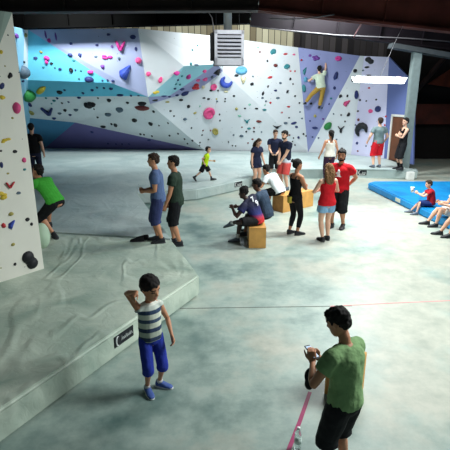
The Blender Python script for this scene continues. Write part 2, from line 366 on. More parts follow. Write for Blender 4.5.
# grey post, header and the dark bay beyond -----------------------------------
Pb = atz(404, 166.8, .35); Pb.z = 0
post = empty('steel_post', (Pb.x, Pb.y, 0)); tag(post, 'tall grey steel post beside the brown door', 'post')
bm = bmesh.new(); box(bm, (0, 0, 2.35), (.31, .3, 4.7), bev=.02); mesh_obj('column', bm, mat('post_grey', (122, 136, 136), .5, .1), post)
bm = bmesh.new(); box(bm, (0, 0, .015), (.46, .4, .03)); mesh_obj('base_plate', bm, M_grey, post)
h0, h1 = aty(398, 47, Pb.y), aty(462, 58, Pb.y)
bm = bmesh.new(); d = h1-h0; box(bm, (h0+h1)/2, (d.length+.6, .5, .16), Euler((0, -math.atan2(d.z, d.x), 0)))
struct(mesh_obj('trim_2', bm, mat('header_grey', (58, 64, 68), .6)), 'grey steel header over the dark bay')
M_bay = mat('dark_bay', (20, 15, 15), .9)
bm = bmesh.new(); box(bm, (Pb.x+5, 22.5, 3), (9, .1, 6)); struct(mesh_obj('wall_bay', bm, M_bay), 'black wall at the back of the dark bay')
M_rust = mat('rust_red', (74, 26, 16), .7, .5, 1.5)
a, b2 = aty(414, 104, 22.2), aty(470, 124, 22.2)
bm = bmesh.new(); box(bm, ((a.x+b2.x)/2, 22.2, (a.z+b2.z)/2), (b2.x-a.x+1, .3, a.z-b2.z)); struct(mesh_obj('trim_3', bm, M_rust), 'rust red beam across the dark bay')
bm = bmesh.new(); vs = [bm.verts.new(aty(*p, 22.0)) for p in ((428, 84), (456, 66), (456, 88))]; f = bm.faces.new(vs)
ex = bmesh.ops.extrude_face_region(bm, geom=[f]); bmesh.ops.translate(bm, vec=(0, .12, 0), verts=[g for g in ex['geom'] if isinstance(g, bmesh.types.BMVert)])
struct(mesh_obj('trim_4', bm, mat('rust_orange', (104, 42, 22), .7, .4, 2.)), 'rust orange gusset in the dark bay')
bm = bmesh.new(); tube(bm, [aty(415, 92, 21.6), aty(446, 56, 21.6)], .12, 8, False); struct(mesh_obj('trim_5', bm, mat('bay_brace', (52, 32, 30), .7)), 'diagonal brace in the dark bay')

# brown door in the slate-blue facet -------------------------------------------
tr = (W_b-V_b); tr.z = 0; wx = tr.normalized(); nrm = Vector((wx.y, -wx.x, 0))
if nrm.dot(EYE-W_b) < 0: nrm = -nrm
def wall_pt(u, v):
    d = ray(u, v); n = nrm; t = (V_b + nrm*.03 - EYE).dot(n)/d.dot(n); return EYE + d*t
dl, dr = wall_pt(388, 159.5), wall_pt(408, 164); dtop = wall_pt(391, 114).z
dw = (dr-dl).dot(wx); dz0 = B+.02
droot = empty('door_1', (dl.x, dl.y, dz0), math.atan2(wx.y, wx.x)); struct(droot, 'brown wooden door with pale frame')
dh = dtop - dz0
M_frame = mat('door_frame_paint', (206, 204, 198), .5)
bm = bmesh.new(); t = .09
box(bm, (t/2, 0, dh/2), (t, .14, dh)); box(bm, (dw-t/2, 0, dh/2), (t, .14, dh)); box(bm, (dw/2, 0, dh-t/2), (dw, .14, t)); struct(mesh_obj('door_frame', bm, M_frame, droot))
bm = bmesh.new(); box(bm, (dw/2, 0, (dh-t)/2), (dw-2*t, .06, dh-t-.01)); struct(mesh_obj('door_leaf', bm, mat('door_brown', (96, 56, 34), .5, .2, 3.), droot))
bm = bmesh.new(); ell(bm, (dw-.2, -.07, .98), (.035, .035, .035)); tube(bm, [(dw-.2, 0, .98), (dw-.2, -.06, .98)], .015, 8); struct(mesh_obj('door_handle', bm, M_grey, droot, True))

# joint and tape line in the floor --------------------------------------------
def strip(name, pts, wd, z, m):
    bm = bmesh.new(); P = [atz(u, v, 0) for u, v in pts]
    for a, b in zip(P[:-1], P[1:]):
        d = (b-a).normalized(); n = Vector((-d.y, d.x, 0))*wd/2
        prism(bm, [a-n, b-n, b+n, a+n], .0005, z)
    return mesh_obj(name, bm, m)
struct(strip('trim_6', [(180, 308.5), (352, 306)], .018, .002, mat('joint_dark', (96, 102, 98), .8)), 'dark joint line across the concrete floor')
tag(strip('floor_tape', [(330, 306.3), (392, 303.2), (455, 300.5)], .02, .0025, mat('red_tape', (214, 140, 140), .6)), 'thin faded red tape line across the concrete floor', 'tape')
tag(strip('floor_tape', [(310, 392), (300, 421), (284, 462)], .04, .003, mat('magenta_tape', (150, 40, 92), .5)), 'magenta tape strip on the floor beside the water bottle', 'tape')

# ================================================================== MATS
M_mat = canvas('mat_vinyl', (186, 198, 184), (138, 158, 146), .30)
M_mat2 = canvas('mat_vinyl_far', (182, 195, 193), (156, 174, 174), .12, .8)
M_side = canvas('mat_side_vinyl', (188, 198, 188), (160, 178, 170), .2)
def pad(name, pts, z1, label, m, cat='mat', bev=.035):
    bm = bmesh.new(); prism(bm, pts, .002, z1, bev)
    o = mesh_obj(name, bm, m, smooth=False); tag(o, label, cat); return o
c0 = atz(199.5, 275, .35); cl = atz(0, 410, .35); e0 = atz(137, 195, .35)
fd = (cl-c0).normalized(); ed = (e0-c0).normalized()
seam_r = c0 + ed*((atz(156, 242, .35)-c0).length); seam_l = atz(40, 232.5, .35)
sd = (seam_l-seam_r).normalized()
far_r = c0 + ed*((e0-c0).length)
# front pad with seam line cover
gapx = e0 + ed*.64
pA = pad('crash_mat', [c0, c0+fd*9, Vector((-9.5, 3, 0)), seam_r + sd*8, seam_r], .35, 'big wrinkled grey crash mat in front, its corner behind the boy in stripes', M_mat)
n2 = Vector((-sd.y, sd.x, 0)); n2 = n2 if n2.y > 0 else -n2
g = n2*.03
pB = pad('crash_mat', [seam_r+g+ed*.02, seam_r+sd*8+g, Vector((-9.5, 14.2, 0)), Vector((gapx.x, 14.2, 0)), e0+ed*.3], .35, 'middle grey crash mat under the climber in the green shirt', M_mat2)
# back pad
b0, b1, b2_ = atz(197, 189, .35), atz(249, 178.2, .35), atz(262, 169.8, .35)
bl = atz(135, 197.5, .35)
gapx = e0 + ed*.64
pC = pad('crash_mat', [Vector((gapx.x+.01, 14.2, 0)), e0+ed*.3+Vector((.012, .0, 0)), b0, b1, b2_, atz(319, 169.3, .35), atz(357, 168.6, .35), atz(418, 170.4, .35), atz(417.5, 168.8, .35), atz(404, 168.2, .35), atz(403, 164.4, .35), V_b+Vector((.05, -.12, 0)), S_b2+Vector((0, -.1, 0)), E_br+Vector((0, -.1, 0)), K_r+Vector((0, -.1, 0)), K_l+Vector((0, -.1, 0)), G_l+Vector((.1, -.1, 0)), F_b+Vector((.3, 0, 0)), Vector((F_b.x+.1, 14.2, 0))], .35, 'long pale crash mat running along the foot of the back wall', M_mat2)
# brand patches on the mat fronts: part of their mats
M_black = mat('patch_black', (18, 22, 30), .6); M_white = mat('patch_white', (222, 226, 226), .6)
def patch(par, a, b, z0, z1, bold):
    """black badge with a pale crescent and a line of script on a mat front, from a to b along the front"""
    d = (b-a); d.z = 0; L = d.length; x = d.normalized(); n = Vector((x.y, -x.x, 0))
    if n.dot(-a) < 0: n = -n
    M = Matrix((x, n, Vector((0, 0, 1)))).transposed().to_4x4(); M.translation = Vector((a.x, a.y, z0)) + n*.004
    h = z1-z0
    bm = bmesh.new(); box(bm, (L/2, 0, h/2), (L, .012, h), bev=.004); bmesh.ops.transform(bm, matrix=M, verts=bm.verts); pl = mesh_obj('badge', bm, M_black, par)
    bm = bmesh.new()
    tube(bm, [(h*.42+h*.22*math.cos(t), .008, h*.5+h*.4*math.sin(t)) for t in [1.2+i*.42 for i in range(10)]], [h*.02+h*.05*math.sin(math.pi*i/9) for i in range(10)], 6)
    xs = h*.85; k = 0
    rnd = random.Random(3)
    while xs < L-h*.3:
        wv = h*rnd.uniform(.12, .2)
        tube(bm, [(xs, .008, h*.38), (xs+wv*.5, .008, h*(.62 if k % 3 else .74)), (xs+wv, .008, h*.38)], h*.028, 5); xs += wv*1.15; k += 1
    if bold: box(bm, (L*.55, .008, h*.2), (L*.6, .006, h*.09))
    bmesh.ops.transform(bm, matrix=M, verts=bm.verts); mesh_obj('emblem', bm, M_white, pl)
def onfront(u, v, p, d):
    """the point of the vertical mat front through p along d that is seen at (u, v)"""
    n = Vector((d.y, -d.x, 0)); r = ray(u, v); t = (p-EYE).dot(n)/r.dot(n); return EYE+r*t
a, b = onfront(114, 343, c0, fd), onfront(133, 331, c0, fd); patch(pA, a, b, .14, .29, False)
d2 = (b1-b0).normalized(); a, b = onfront(234.5, 190, b0, d2), onfront(242, 187, b0, d2); patch(pC, a, b, .14, .30, True)
d3 = (atz(418, 170.4, .35)-atz(357, 168.6, .35)).normalized(); a, b = onfront(357.5, 174, atz(357, 168.6, .35), d3), onfront(366.5, 174, atz(357, 168.6, .35), d3); patch(pC, a, b, .10, .30, True)
# white socket box on the back mat's front
a = onfront(404.5, 179, atz(357, 168.6, .35), d3); b = onfront(412.5, 179, atz(357, 168.6, .35), d3)
bm = bmesh.new(); box(bm, ((a.x+b.x)/2, a.y-.14, .155), (b.x-a.x, .16, .30), bev=.015); o = mesh_obj('storage_box', bm, mat('white_plastic', (236, 238, 236), .4)); tag(o, 'small white box on the floor at the end of the pale back mat', 'box')
# blue mat
M_blue = canvas('blue_vinyl', (18, 140, 204), (14, 116, 182), .3, 1.2)
k0 = atz(368, 182.6, .22); k1 = atz(412, 203.2, .22); bd = (k1-k0).normalized()
kb = atz(460, 181.2, .22)
bmat = pad('gym_mat', [k0, k0+bd*9.5, Vector((k0.x+9.2, k0.y-7, 0)), Vector((k0.x+9.2, kb.y, 0)), Vector((k0.x+.3, kb.y, 0))], .22, 'bright blue gym mat on the floor at the right', M_blue)
a, b = onfront(395.5, 201, k0, bd), onfront(402, 204, k0, bd)
x = (b-a).normalized(); bm = bmesh.new(); nn = Vector((-x.y, x.x, 0)); nn = nn if nn.dot(-a) > 0 else -nn
M = Matrix((Vector((x.x, x.y, 0)), nn, Vector((0, 0, 1)))).transposed().to_4x4(); M.translation = Vector((a.x, a.y, .07))
box(bm, (.14, .004, .05), (.30, .012, .11), bev=.004); bmesh.ops.transform(bm, matrix=M, verts=bm.verts); tag(mesh_obj('tag_patch', bm, mat('patch_cream', (200, 205, 190), .6), bmat), 'pale patch')

# ================================================================== WOODEN BOXES
M_ply = mat('plywood', (204, 152, 82), .55, .14, 5.); M_edge = mat('plywood_edge', (176, 122, 66), .6, .2, 9.)
def plyo(p, sx, sy, h, rz, label, group=None):
    r = empty('plyo_box', (p.x, p.y, 0), rz); tag(r, label, 'box')
    th = .02
    for nm, c, s in (('top_panel', (0, 0, h-th/2), (sx, sy, th)), ('side_panel', (0, -sy/2+th/2, (h-th)/2), (sx, th, h-th)), ('side_panel', (0, sy/2-th/2, (h-th)/2), (sx, th, h-th)),
                     ('end_panel', (-sx/2+th/2, 0, (h-th)/2), (th, sy-2*th, h-th)), ('end_panel', (sx/2-th/2, 0, (h-th)/2), (th, sy-2*th, h-th))):
        bm = bmesh.new(); box(bm, c, s, bev=.004); mesh_obj(nm, bm, M_ply if nm != 'end_panel' else M_edge, r)
    return r
# ================================================================== PEOPLE
QV = 1.0
M_eye = mat('eye_dark', (26, 18, 16), .3); M_lip = mat('lip', (168, 96, 88), .5)
SKIN = {'fair': mat('skin_fair', (226, 178, 152), .5, .06), 'tan': mat('skin_tan', (192, 136, 104), .5, .06), 'brown': mat('skin_brown', (112, 72, 52), .45, .06), 'dark': mat('skin_dark', (66, 44, 36), .45, .06)}
M_hair = {'black': mat('hair_black', (22, 18, 18), .85, .3, 40.), 'brown': mat('hair_brown', (52, 37, 29), .85, .3, 40.), 'fair': mat('hair_fair', (126, 92, 60), .85, .3, 40.)}
M_sole = mat('sole_rubber', (60, 62, 66), .7); M_solew = mat('sole_white', (208, 210, 210), .7)
def cloth(name, rgb, b=.5): return mat('cloth_'+name, rgb, .85, .10, 9., bump=b, bscale=16., spec=.2)
TM = [(-.080, .040, .046), (-.04, .088, .062), (0., .096, .068), (.05, .088, .060), (.10, .081, .055), (.16, .088, .060), (.22, .100, .064), (.255, .100, .060), (.28, .072, .047), (.30, .041, .037), (.325, .033, .034), (.345, .031, .034)]
TF = [(-.080, .040, .046), (-.04, .092, .064), (0., .097, .070), (.05, .082, .060), (.10, .069, .050), (.16, .076, .056), (.21, .086, .064), (.25, .086, .056), (.28, .062, .043), (.30, .035, .033), (.325, .028, .030), (.345, .027, .030)]
TK = [(-.080, .040, .046), (-.04, .080, .062), (0., .086, .068), (.05, .082, .066), (.10, .080, .062), (.16, .084, .060), (.21, .088, .060), (.245, .085, .056), (.27, .062, .045), (.29, .036, .034), (.31, .029, .031), (.33, .028, .031)]
LEGP = [(0, .054), (.10, .0535), (.28, .0445), (.46, .0345), (.51, .0330), (.57, .0325), (.665, .0350), (.83, .0255), (1., .0200)]
def interp(tab, t):
    if t <= tab[0][0]: return tab[0][1:]
    for a, b in zip(tab[:-1], tab[1:]):
        if t <= b[0]:
            k = (t-a[0])/(b[0]-a[0]); return tuple(x+(y-x)*k for x, y in zip(a[1:], b[1:]))
    return tab[-1][1:]
def ik(a, b, l1, l2, hint):
    """joint between a and b bent towards hint; b is pulled in when out of reach"""
    d = b-a; L = d.length; mx = (l1+l2)*.995
    if L > mx: b = a + d*(mx/L); d = b-a; L = mx
    n = d/L; x = (l1*l1-l2*l2+L*L)/(2*L); h = math.sqrt(max(0, l1*l1-x*x))
    hv = Vector(hint); hv = hv-n*hv.dot(n)
    hv = hv.normalized() if hv.length > 1e-5 else n.orthogonal().normalized()
    return a+n*x+hv*h, b
def person(loc, H, face, label, build='m', skin='fair', hair='black', hairstyle='short', pelvis=(0, 0, .53), lean=0, bend=0, side=0, twist=0,
           head=(0, 0, 0), hands=None, elbows=None, feet=None, knees=None, footdir=None, footpitch=(0, 0), curl=25, palm=None,
           shirt=None, bottom=None, shoes=None, socks=None, vox=.009, hk=1.06, extras=None, handdir=None, hipdir=0, eyes=True, beard=False, fat=1.07, group=None):
    """all pose numbers are fractions of the height in the person's own frame: x right, y forward, z up; index 0 = right, 1 = left"""
    S = H; vox = vox*QV; root = empty('person', loc, R(face)); tag(root, label, 'person', group)
    T = {'m': TM, 'f': TF, 'k': TK}[build]; am = {'m': 1., 'f': .86, 'k': .92}[build]*fat; sw = {'m': .108, 'f': .092, 'k': .090}[build]
    P = Vector(pelvis)
    # spine as a bending curve; lean = tilt at the hips, bend = extra tilt up to the neck, side = sideways lean
    def spine_dir(t):
        k = min(1, max(0, t/.30)); a = R(lean+bend*k); s = R(side)
        return Vector((math.sin(s)*math.cos(a), math.sin(a), math.cos(a)*math.cos(s))).normalized()
    def spine(t):
        if t <= 0: return P + spine_dir(0)*t
        p = P.copy(); n = max(1, int(t/.02)+1)
        for i in range(n): p = p + spine_dir(t*(i+.5)/n)*(t/n)
        return p
    def axes(t):
        z = spine_dir(t); k = min(1, max(0, t/.26)); tw = R(hipdir+(twist-hipdir)*k)
        x0 = Vector((math.cos(tw), math.sin(tw), 0)); x = (x0 - z*x0.dot(z)).normalized(); return x, z.cross(x), z
    def tring(t, dx=0., dy=None, k=1.):
        rx, ry = interp(T, t); dy = dx if dy is None else dy; x, y, z = axes(t)
        return (spine(t)*S, x, y, (rx*k*fat+dx)*S, (ry*k*fat+dy)*S)
    hx, hy, hz = axes(0.); sx, sy_, sz = axes(.26)
    nt = .322 if build == 'k' else .335
    shs = [spine(.262 if build != 'k' else .25) + sx*sw*s*fat**.5 for s in (1, -1)]
    hips = [P + hx*.050*s - hz*.02 for s in (1, -1)]
    hands = hands or [None, None]; elbows = elbows or [None, None]; feet = feet or [None, None]; knees = knees or [None, None]; footdir = footdir or [None, None]
    handdir = handdir or [None, None]
    if not isinstance(curl, (list, tuple)): curl = [curl, curl]
    UA, FA, TH, SH = (.172, .150, .243, .235)
    J = []
    for i, s in enumerate((1, -1)):
        h = Vector(hands[i]) if hands[i] else shs[i] + Vector((.045*s, .035, -.305))
        e, h = ik(shs[i], h, UA, FA, elbows[i] or (.35*s, -1, -.2))
        f = Vector(feet[i]) if feet[i] else Vector((.065*s, 0, .045))
        k, f = ik(hips[i], f, TH, SH, knees[i] or (.12*s, 1, 0))
        J.append((shs[i], e, h, hips[i], k, f))
    bm = bmesh.new()
    rings(bm, [tring(t) for t in [-.08, -.06, -.04, -.02, 0, .025, .05, .075, .10, .13, .16, .19, .22, .24, .255, .268, .28, .29, .30]], 18)
    for s_ in shs: tube(bm, [spine(.272)*S, (spine(.272).lerp(s_, .5)+sz*.004)*S, s_*S], [.042*am*S, .038*am*S, .036*am*S], 12)
    npt = spine(nt); x, y, z = axes(nt)
    tube(bm, [spine(.27)*S, spine(.30)*S, npt*S, (npt+z*.03+y*.012)*S], [.036*am*S, .033*am*S, .031*am*S, .032*am*S], 12)
    # head
    yw, pt, rl = head
    base = Matrix((sx, Vector((-sx.y, sx.x, 0)).normalized(), Vector((0, 0, 1)))).transposed()
    Hm = base @ Euler((R(-pt), R(rl), R(yw)), 'XYZ').to_matrix() if False else base @ (Matrix.Rotation(R(yw), 3, 'Z') @ Matrix.Rotation(R(rl), 3, 'Y') @ Matrix.Rotation(R(-pt), 3, 'X'))
    hh = .132*hk*S
    piv = (npt + z*.012)*S
    hl = lambda vx, vy, vz: piv + Hm @ Vector((vx*hh, vy*hh, vz*hh))    # head-local in head heights; z 0 = chin, 1 = crown
    HX, HY = Hm @ Vector((1, 0, 0)), Hm @ Vector((0, 1, 0))
    prof = [(0., .15, .13, .20), (.05, .20, .20, .17), (.12, .245, .27, .13), (.22, .285, .325, .085), (.33, .31, .36, .055), (.45, .33, .385, .03), (.56, .345, .405, .01), (.68, .348, .415, -.005), (.8, .325, .39, -.015), (.89, .265, .325, -.02), (.96, .17, .21, -.02), (1., .07, .09, -.02)]
    rings(bm, [(hl(0, yc+.04, zz), HX, HY, rx*hh, ry*hh) for zz, rx, ry, yc in prof], 18)
    nose = [hl(0, .42, .56), hl(0, .46, .47), hl(0, .50, .40), hl(0, .46, .35)]
    tube(bm, nose, [.035*hh, .045*hh, .06*hh, .05*hh], 8)
    for s in (1, -1):
        ell(bm, hl(.34*s, .02, .46), (.035*hh, .085*hh, .12*hh), Hm, 10)
        ell(bm, hl(.14*s, .37, .62), (.10*hh, .06*hh, .035*hh), Hm, 8)
    ell(bm, hl(0, .40, .235), (.10*hh, .06*hh, .045*hh), Hm, 8)
    # limbs
    fing = max(.0052*S, vox*.95)
    wrists = []
    for i, s in enumerate((1, -1)):
        sh, e, h, hp, k, f = J[i]
        a = am
        pts = [sh - sx*s*.02, sh, sh.lerp(e, .25), sh.lerp(e, .6), e, e.lerp(h, .25), e.lerp(h, .6), h]
        rr = [.034, .037, .034, .028, .0235, .0255, .020, .0150]
        tube(bm, [p*S for p in pts], [r*a*S for r in rr], 12)
        fd = Vector(handdir[i]).normalized() if handdir[i] else (h-e).normalized()
        pn = Vector(palm[i]) if palm and palm[i] else Vector((-s, .25, 0))
        pn = pn - fd*pn.dot(fd); pn = pn.normalized() if pn.length > 1e-4 else fd.orthogonal().normalized()
        th = fd.cross(pn)
        # thumb side points forward / up in a relaxed hand
        if th.dot(Vector((0, 1, .8))) < 0: th = -th
        L = .056*S; pc = h*S
        rings(bm, [(pc-fd*.008*S, th, pn, .015*S, .0125*S), (pc+fd*.012*S, th, pn, .021*S, .0125*S), (pc+fd*L*.6, th, pn, .0255*S, .012*S), (pc+fd*L, th, pn, .0245*S, .0105*S)], 12, 2.6)
        for j, (off, ln) in enumerate([(.0185, .040), (.0062, .046), (-.0062, .043), (-.0180, .034)]):
            p = pc + fd*L*.92 + th*off*S*1.0; d = (fd + th*(off*4.)).normalized(); pts = [p-fd*.012*S, p]
            c = R(curl[i]*(1+.12*j))
            for sg in (.42, .33, .25):
                d = (d*math.cos(c) + pn*math.sin(c)).normalized(); p = p + d*ln*sg*S; pts.append(p)
            tube(bm, pts, [fing*1.08, fing*1.08, fing, fing*.95, fing*.82], 8)
        p = pc + fd*.014*S + th*.016*S; d = (fd*.75+th*.75+pn*.35).normalized(); pts = [p, p+d*.022*S]
        d2 = (fd+th*.25+pn*.35).normalized(); pts += [pts[-1]+d2*.018*S, pts[-1]+d2*.033*S]
        tube(bm, pts, [fing*1.35, fing*1.2, fing*1.05, fing*.85], 8)
        wrists.append((pc, fd, pn, th, L))
        lg = {'m': 1., 'f': .98, 'k': .86}[build]*fat
        pts = [hp, hp.lerp(k, .2), hp.lerp(k, .55), k.lerp(hp, .1), k, k.lerp(f, .12), k.lerp(f, .32), k.lerp(f, .65), f]
        rr = [.054, .0535, .044, .034, .0325, .0305, .0345, .0245, .0195]
        tube(bm, [p*S for p in pts], [r*lg*S for r in rr], 14)
    feetM = []
    for i, s in enumerate((1, -1)):
        f = J[i][5]; a = R(footdir[i] if footdir[i] is not None else -8*s); fy = Vector((-math.sin(a), math.cos(a), 0)); fx = Vector((fy.y, -fy.x, 0)); pz = R(footpitch[i])
        fy2 = fy*math.cos(pz) - Vector((0, 0, 1))*math.sin(pz); fz = fx.cross(fy2)
        feetM.append((f*S, fx, fy2, fz))
        o = f*S
        rings(bm, [(o-fy2*.026*S-fz*.018*S, fx, fz, .014*S, .016*S), (o-fz*.012*S, fx, fz, .021*S, .026*S), (o+fy2*.04*S-fz*.022*S, fx, fz, .023*S, .018*S), (o+fy2*.085*S-fz*.030*S, fx, fz, .026*S, .011*S), (o+fy2*.112*S-fz*.032*S, fx, fz, .018*S, .007*S)], 12)
    me = remesh(bm, vox, 2, .45)
    body = put('body', me, [SKIN[skin], M_eye, M_lip, M_hair[hair]], root)
    if eyes:
        es = [hl(.15*s, .40, .52) for s in (1, -1)]; bs = [hl(.15*s, .41, .63) for s in (1, -1)]; lip = hl(0, .43, .235)
        for p in me.polygons:
            c = p.center
            if (c-piv).length > hh*1.3: continue
            r = Hm.transposed() @ (c-piv) / hh
            if r.y > .2:
                for s in (1, -1):
                    if ((r.x-.15*s)/.075)**2 + ((r.z-.525)/.038)**2 < 1: p.material_index = 1
                    if ((r.x-.15*s)/.11)**2 + ((r.z-.625)/.026)**2 < 1: p.material_index = 3
                if (r.x/.12)**2 + ((r.z-.235)/.04)**2 < 1 and r.y > .3: p.material_index = 2
    # hair
    if hairstyle:
        bm = bmesh.new()
        if hairstyle == 'cap_short' or hairstyle == 'short' or hairstyle == 'bowl':
            k = 1.08 if hairstyle == 'bowl' else 1.
            ell(bm, hl(0, -.025, .69), (.385*hh*k, .445*hh, .385*hh*k), Hm, 20)
            ell(bm, hl(0, -.17, .5), (.31*hh*k, .30*hh*k, .33*hh), Hm, 16)
            if hairstyle == 'bowl': ell(bm, hl(0, .17, .80), (.32*hh, .27*hh, .17*hh), Hm, 14)
            else: ell(bm, hl(0, .15, .865), (.315*hh, .305*hh, .16*hh), Hm, 14)
        else:
            ell(bm, hl(0, -.04, .67), (.39*hh, .45*hh, .395*hh), Hm, 20)
            ell(bm, hl(0, -.2, .48), (.32*hh, .28*hh, .34*hh), Hm, 16)
        if hairstyle == 'bun': ell(bm, hl(0, -.52, .86), (.19*hh, .18*hh, .18*hh), Hm, 12)
        if hairstyle == 'pony': tube(bm, [hl(0, -.40, .75), hl(0, -.62, .66), hl(0, -.62, .3), hl(0, -.52, -.12), hl(0, -.48, -.42)], [.10*hh, .14*hh, .16*hh, .12*hh, .05*hh], 10)
        if hairstyle == 'long':
            for s in (-1, 0, 1): tube(bm, [hl(.22*s, -.22, .6), hl(.26*s, -.34, .2), hl(.25*s, -.42, -.2), hl(.20*s, -.46, -.62), hl(.12*s, -.46, -.86)], [.2*hh, .24*hh, .22*hh, .17*hh, .07*hh], 10)
        me = remesh(bm, max(vox*.9, .006), 2)
        tx = random.Random(int(H*1000)+len(label))
        displace(me, lambda c: mnoise.noise(c*38)*.012*hk*(1 if hairstyle != 'bowl' else .4))
        put('hair', me, M_hair[hair], root)
    if beard:
        bm = bmesh.new(); ell(bm, hl(0, .215, .13), (.265*hh, .27*hh, .16*hh), Hm, 16); ell(bm, hl(0, .42, .30), (.13*hh, .075*hh, .035*hh), Hm, 10)
        for s in (1, -1): tube(bm, [hl(.26*s, .16, .16), hl(.31*s, .08, .45)], [.09*hh, .05*hh], 8)
        me = remesh(bm, .008, 1); displace(me, lambda c: mnoise.noise(c*60)*.005); put('beard', me, M_hair[hair], root)
    def limb_pts(i, which, f0, f1):
        a, b, c = J[i][:3] if which == 'arm' else J[i][3:]
        l1, l2 = (b-a).length, (c-b).length; tot = l1+l2; out = []
        n = 9
        for q_ in range(n):
            f = (f0+(f1-f0)*q_/(n-1))*tot
            out.append(a.lerp(b, f/l1) if f <= l1 else b.lerp(c, (f-l1)/l2))
        return out
    # shirt
    if shirt:
        m = shirt['mat']; hem = shirt.get('hem', -.03); sl = shirt.get('slack', .012); slv = shirt.get('sleeve', .26); ss = shirt.get('sslack', .014); flare = shirt.get('flare', .004)
        bm = bmesh.new()
        tank = shirt.get('tank', False); top = .238 if tank else .292
        ts = [hem + (top-hem)*j/13 for j in range(14)]
        rs = []
        for t in ts:
            d = sl*min(1, (.30-t)/.06+.25) + (flare*max(0, (.06-t)/.1))
            c, x, y, rx, ry = tring(max(t, -.04) if t < -.04 else t, d)
            if t < -.04: c = spine(t)*S; rx, ry = (interp(T, -.03)[0]*fat+d)*S, (interp(T, -.03)[1]*fat+d)*S
            rw = (interp(T, .05)[0]*fat+sl*1.2)*S
            if .05 < t < .17 and shirt.get('loose', build != 'f'): rx = max(rx, rw)
            rs.append((c, x, y, rx, ry))
        rings(bm, rs, 20)
        if tank:
            for s in (1, -1):
                k = .62
                px = sx*(sw*k*s); z0 = spine(.225); zt = spine(.285)
                bk = shirt.get('strap', .016)
                tube(bm, [(z0+px*.95+sy_*.055)*S, (spine(.262)+px*.85+sy_*.045)*S, (zt+px*.78+sz*-.002)*S, (spine(.262)+px*.85-sy_*.050)*S, (z0+px*.95-sy_*.056)*S], [bk*S]*5, 8, False)
        elif slv:
            for i in (0, 1):
                pts = limb_pts(i, 'arm', -.0, slv); n = len(pts); s = 1-2*i
                pts[0] = J[i][0] - sx*s*.03; rr = [.0372*am*S*(1-.18*j/(n-1)) + ss*S*(.75+.5*j/(n-1)) for j in range(n)]
                if slv > .7: rr = [(.037+(.018-.037)*j/(n-1))*am*S + ss*S*.8 for j in range(n)]
                tube(bm, [p*S for p in pts], rr, 14, False); ell(bm, (J[i][0]-sx*s*.004)*S, [(.0345*am+ss*.55)*S]*3, seg=14)
                tube(bm, [spine(.268)*S, (spine(.270).lerp(J[i][0], .5)+sz*.003)*S, (J[i][0]-sx*s*.006)*S], [(.042*am+ss*.5)*S, (.038*am+ss*.5)*S, (.034*am+ss*.5)*S], 12)
        me = remesh(bm, max(vox, .008), 3)
        displace(me, lambda c: (mnoise.noise(Vector((c.x*11, c.y*11, c.z*6)))*.007 + mnoise.noise(c*24)*.003)*min(1, H/1.6)*shirt.get('wrinkle', 1.))
        so = put(shirt.get('name', 'shirt'), me, m, root)
        if shirt.get('label'): so['label'] = shirt['label']
    if bottom:
        m = bottom['mat']; ln = bottom.get('len', .55); sl = bottom.get('slack', .014); fl = bottom.get('flare', .010); bm = bmesh.new(); top = bottom.get('top', .035)
        rings(bm, [tring(t, .006+sl*.35) for t in [-.065, -.04, -.02, 0, .02, top]], 18)
        lg = {'m': 1., 'f': .98, 'k': .86}[build]*fat
        for i in (0, 1):
            pts = limb_pts(i, 'leg', 0, ln); n = len(pts); rr = []
            for j in range(n):
                f = ln*j/(n-1); rb = interp(LEGP, f)[0]
                rr.append((rb*lg + sl*(.6+.4*j/(n-1)) + fl*(j/(n-1)))*S)
            tube(bm, [p*S for p in pts], rr, 14, False); ell(bm, J[i][3]*S, [(.054*lg+sl*.6)*S]*3, seg=14)
        me = remesh(bm, max(vox, .008), 3)
        displace(me, lambda c: mnoise.noise(c*14)*.006*min(1, H/1.6)*bottom.get('wrinkle', 1.))
        put(bottom.get('name', 'shorts'), me, m, root)
    if socks:
        for i in (0, 1):
            bm = bmesh.new(); a, b = J[i][4], J[i][5]; hgt = socks.get('h', .35)
            tube(bm, [a.lerp(b, 1-hgt)*S, a.lerp(b, 1-hgt*.5)*S, b*S], [(.030*hgt+.0185)*S*.95, .027*S*.95, .0225*S], 12, False)
            mesh_obj('sock', bm, socks['mat'], root, True)
    if shoes:
        for i in (0, 1):
            o, fx, fy, fz = feetM[i]; k = shoes.get('k', 1.)*S
            bm = bmesh.new()
            rings(bm, [(o-fy*.036*k-fz*.020*k, fx, fz, .014*k, .018*k), (o-fy*.028*k-fz*.010*k, fx, fz, .024*k, .032*k), (o-fz*.008*k+fy*.004*k, fx, fz, .0275*k, .036*k), (o+fy*.035*k-fz*.018*k, fx, fz, .028*k, .027*k), (o+fy*.075*k-fz*.026*k, fx, fz, .031*k, .018*k), (o+fy*.105*k-fz*.029*k, fx, fz, .028*k, .014*k), (o+fy*.124*k-fz*.032*k, fx, fz, .015*k, .009*k)], 14, 2.3)
            me = remesh(bm, min(vox, .008), 2); sh = put('shoe', me, shoes['mat'], root)
            bm = bmesh.new()
            rings(bm, [(o-fz*zz*k+fy*.044*k, fx, fy, .0305*k, .086*k) for zz in (.045, .042, .037, .034)], 20, 2.5); mesh_obj('sole', bm, shoes.get('sole', M_sole), sh, True)
    return dict(root=root, S=S, hl=hl, Hm=Hm, hh=hh, wrists=wrists, J=J, spine=spine, axes=axes, tring=tring)
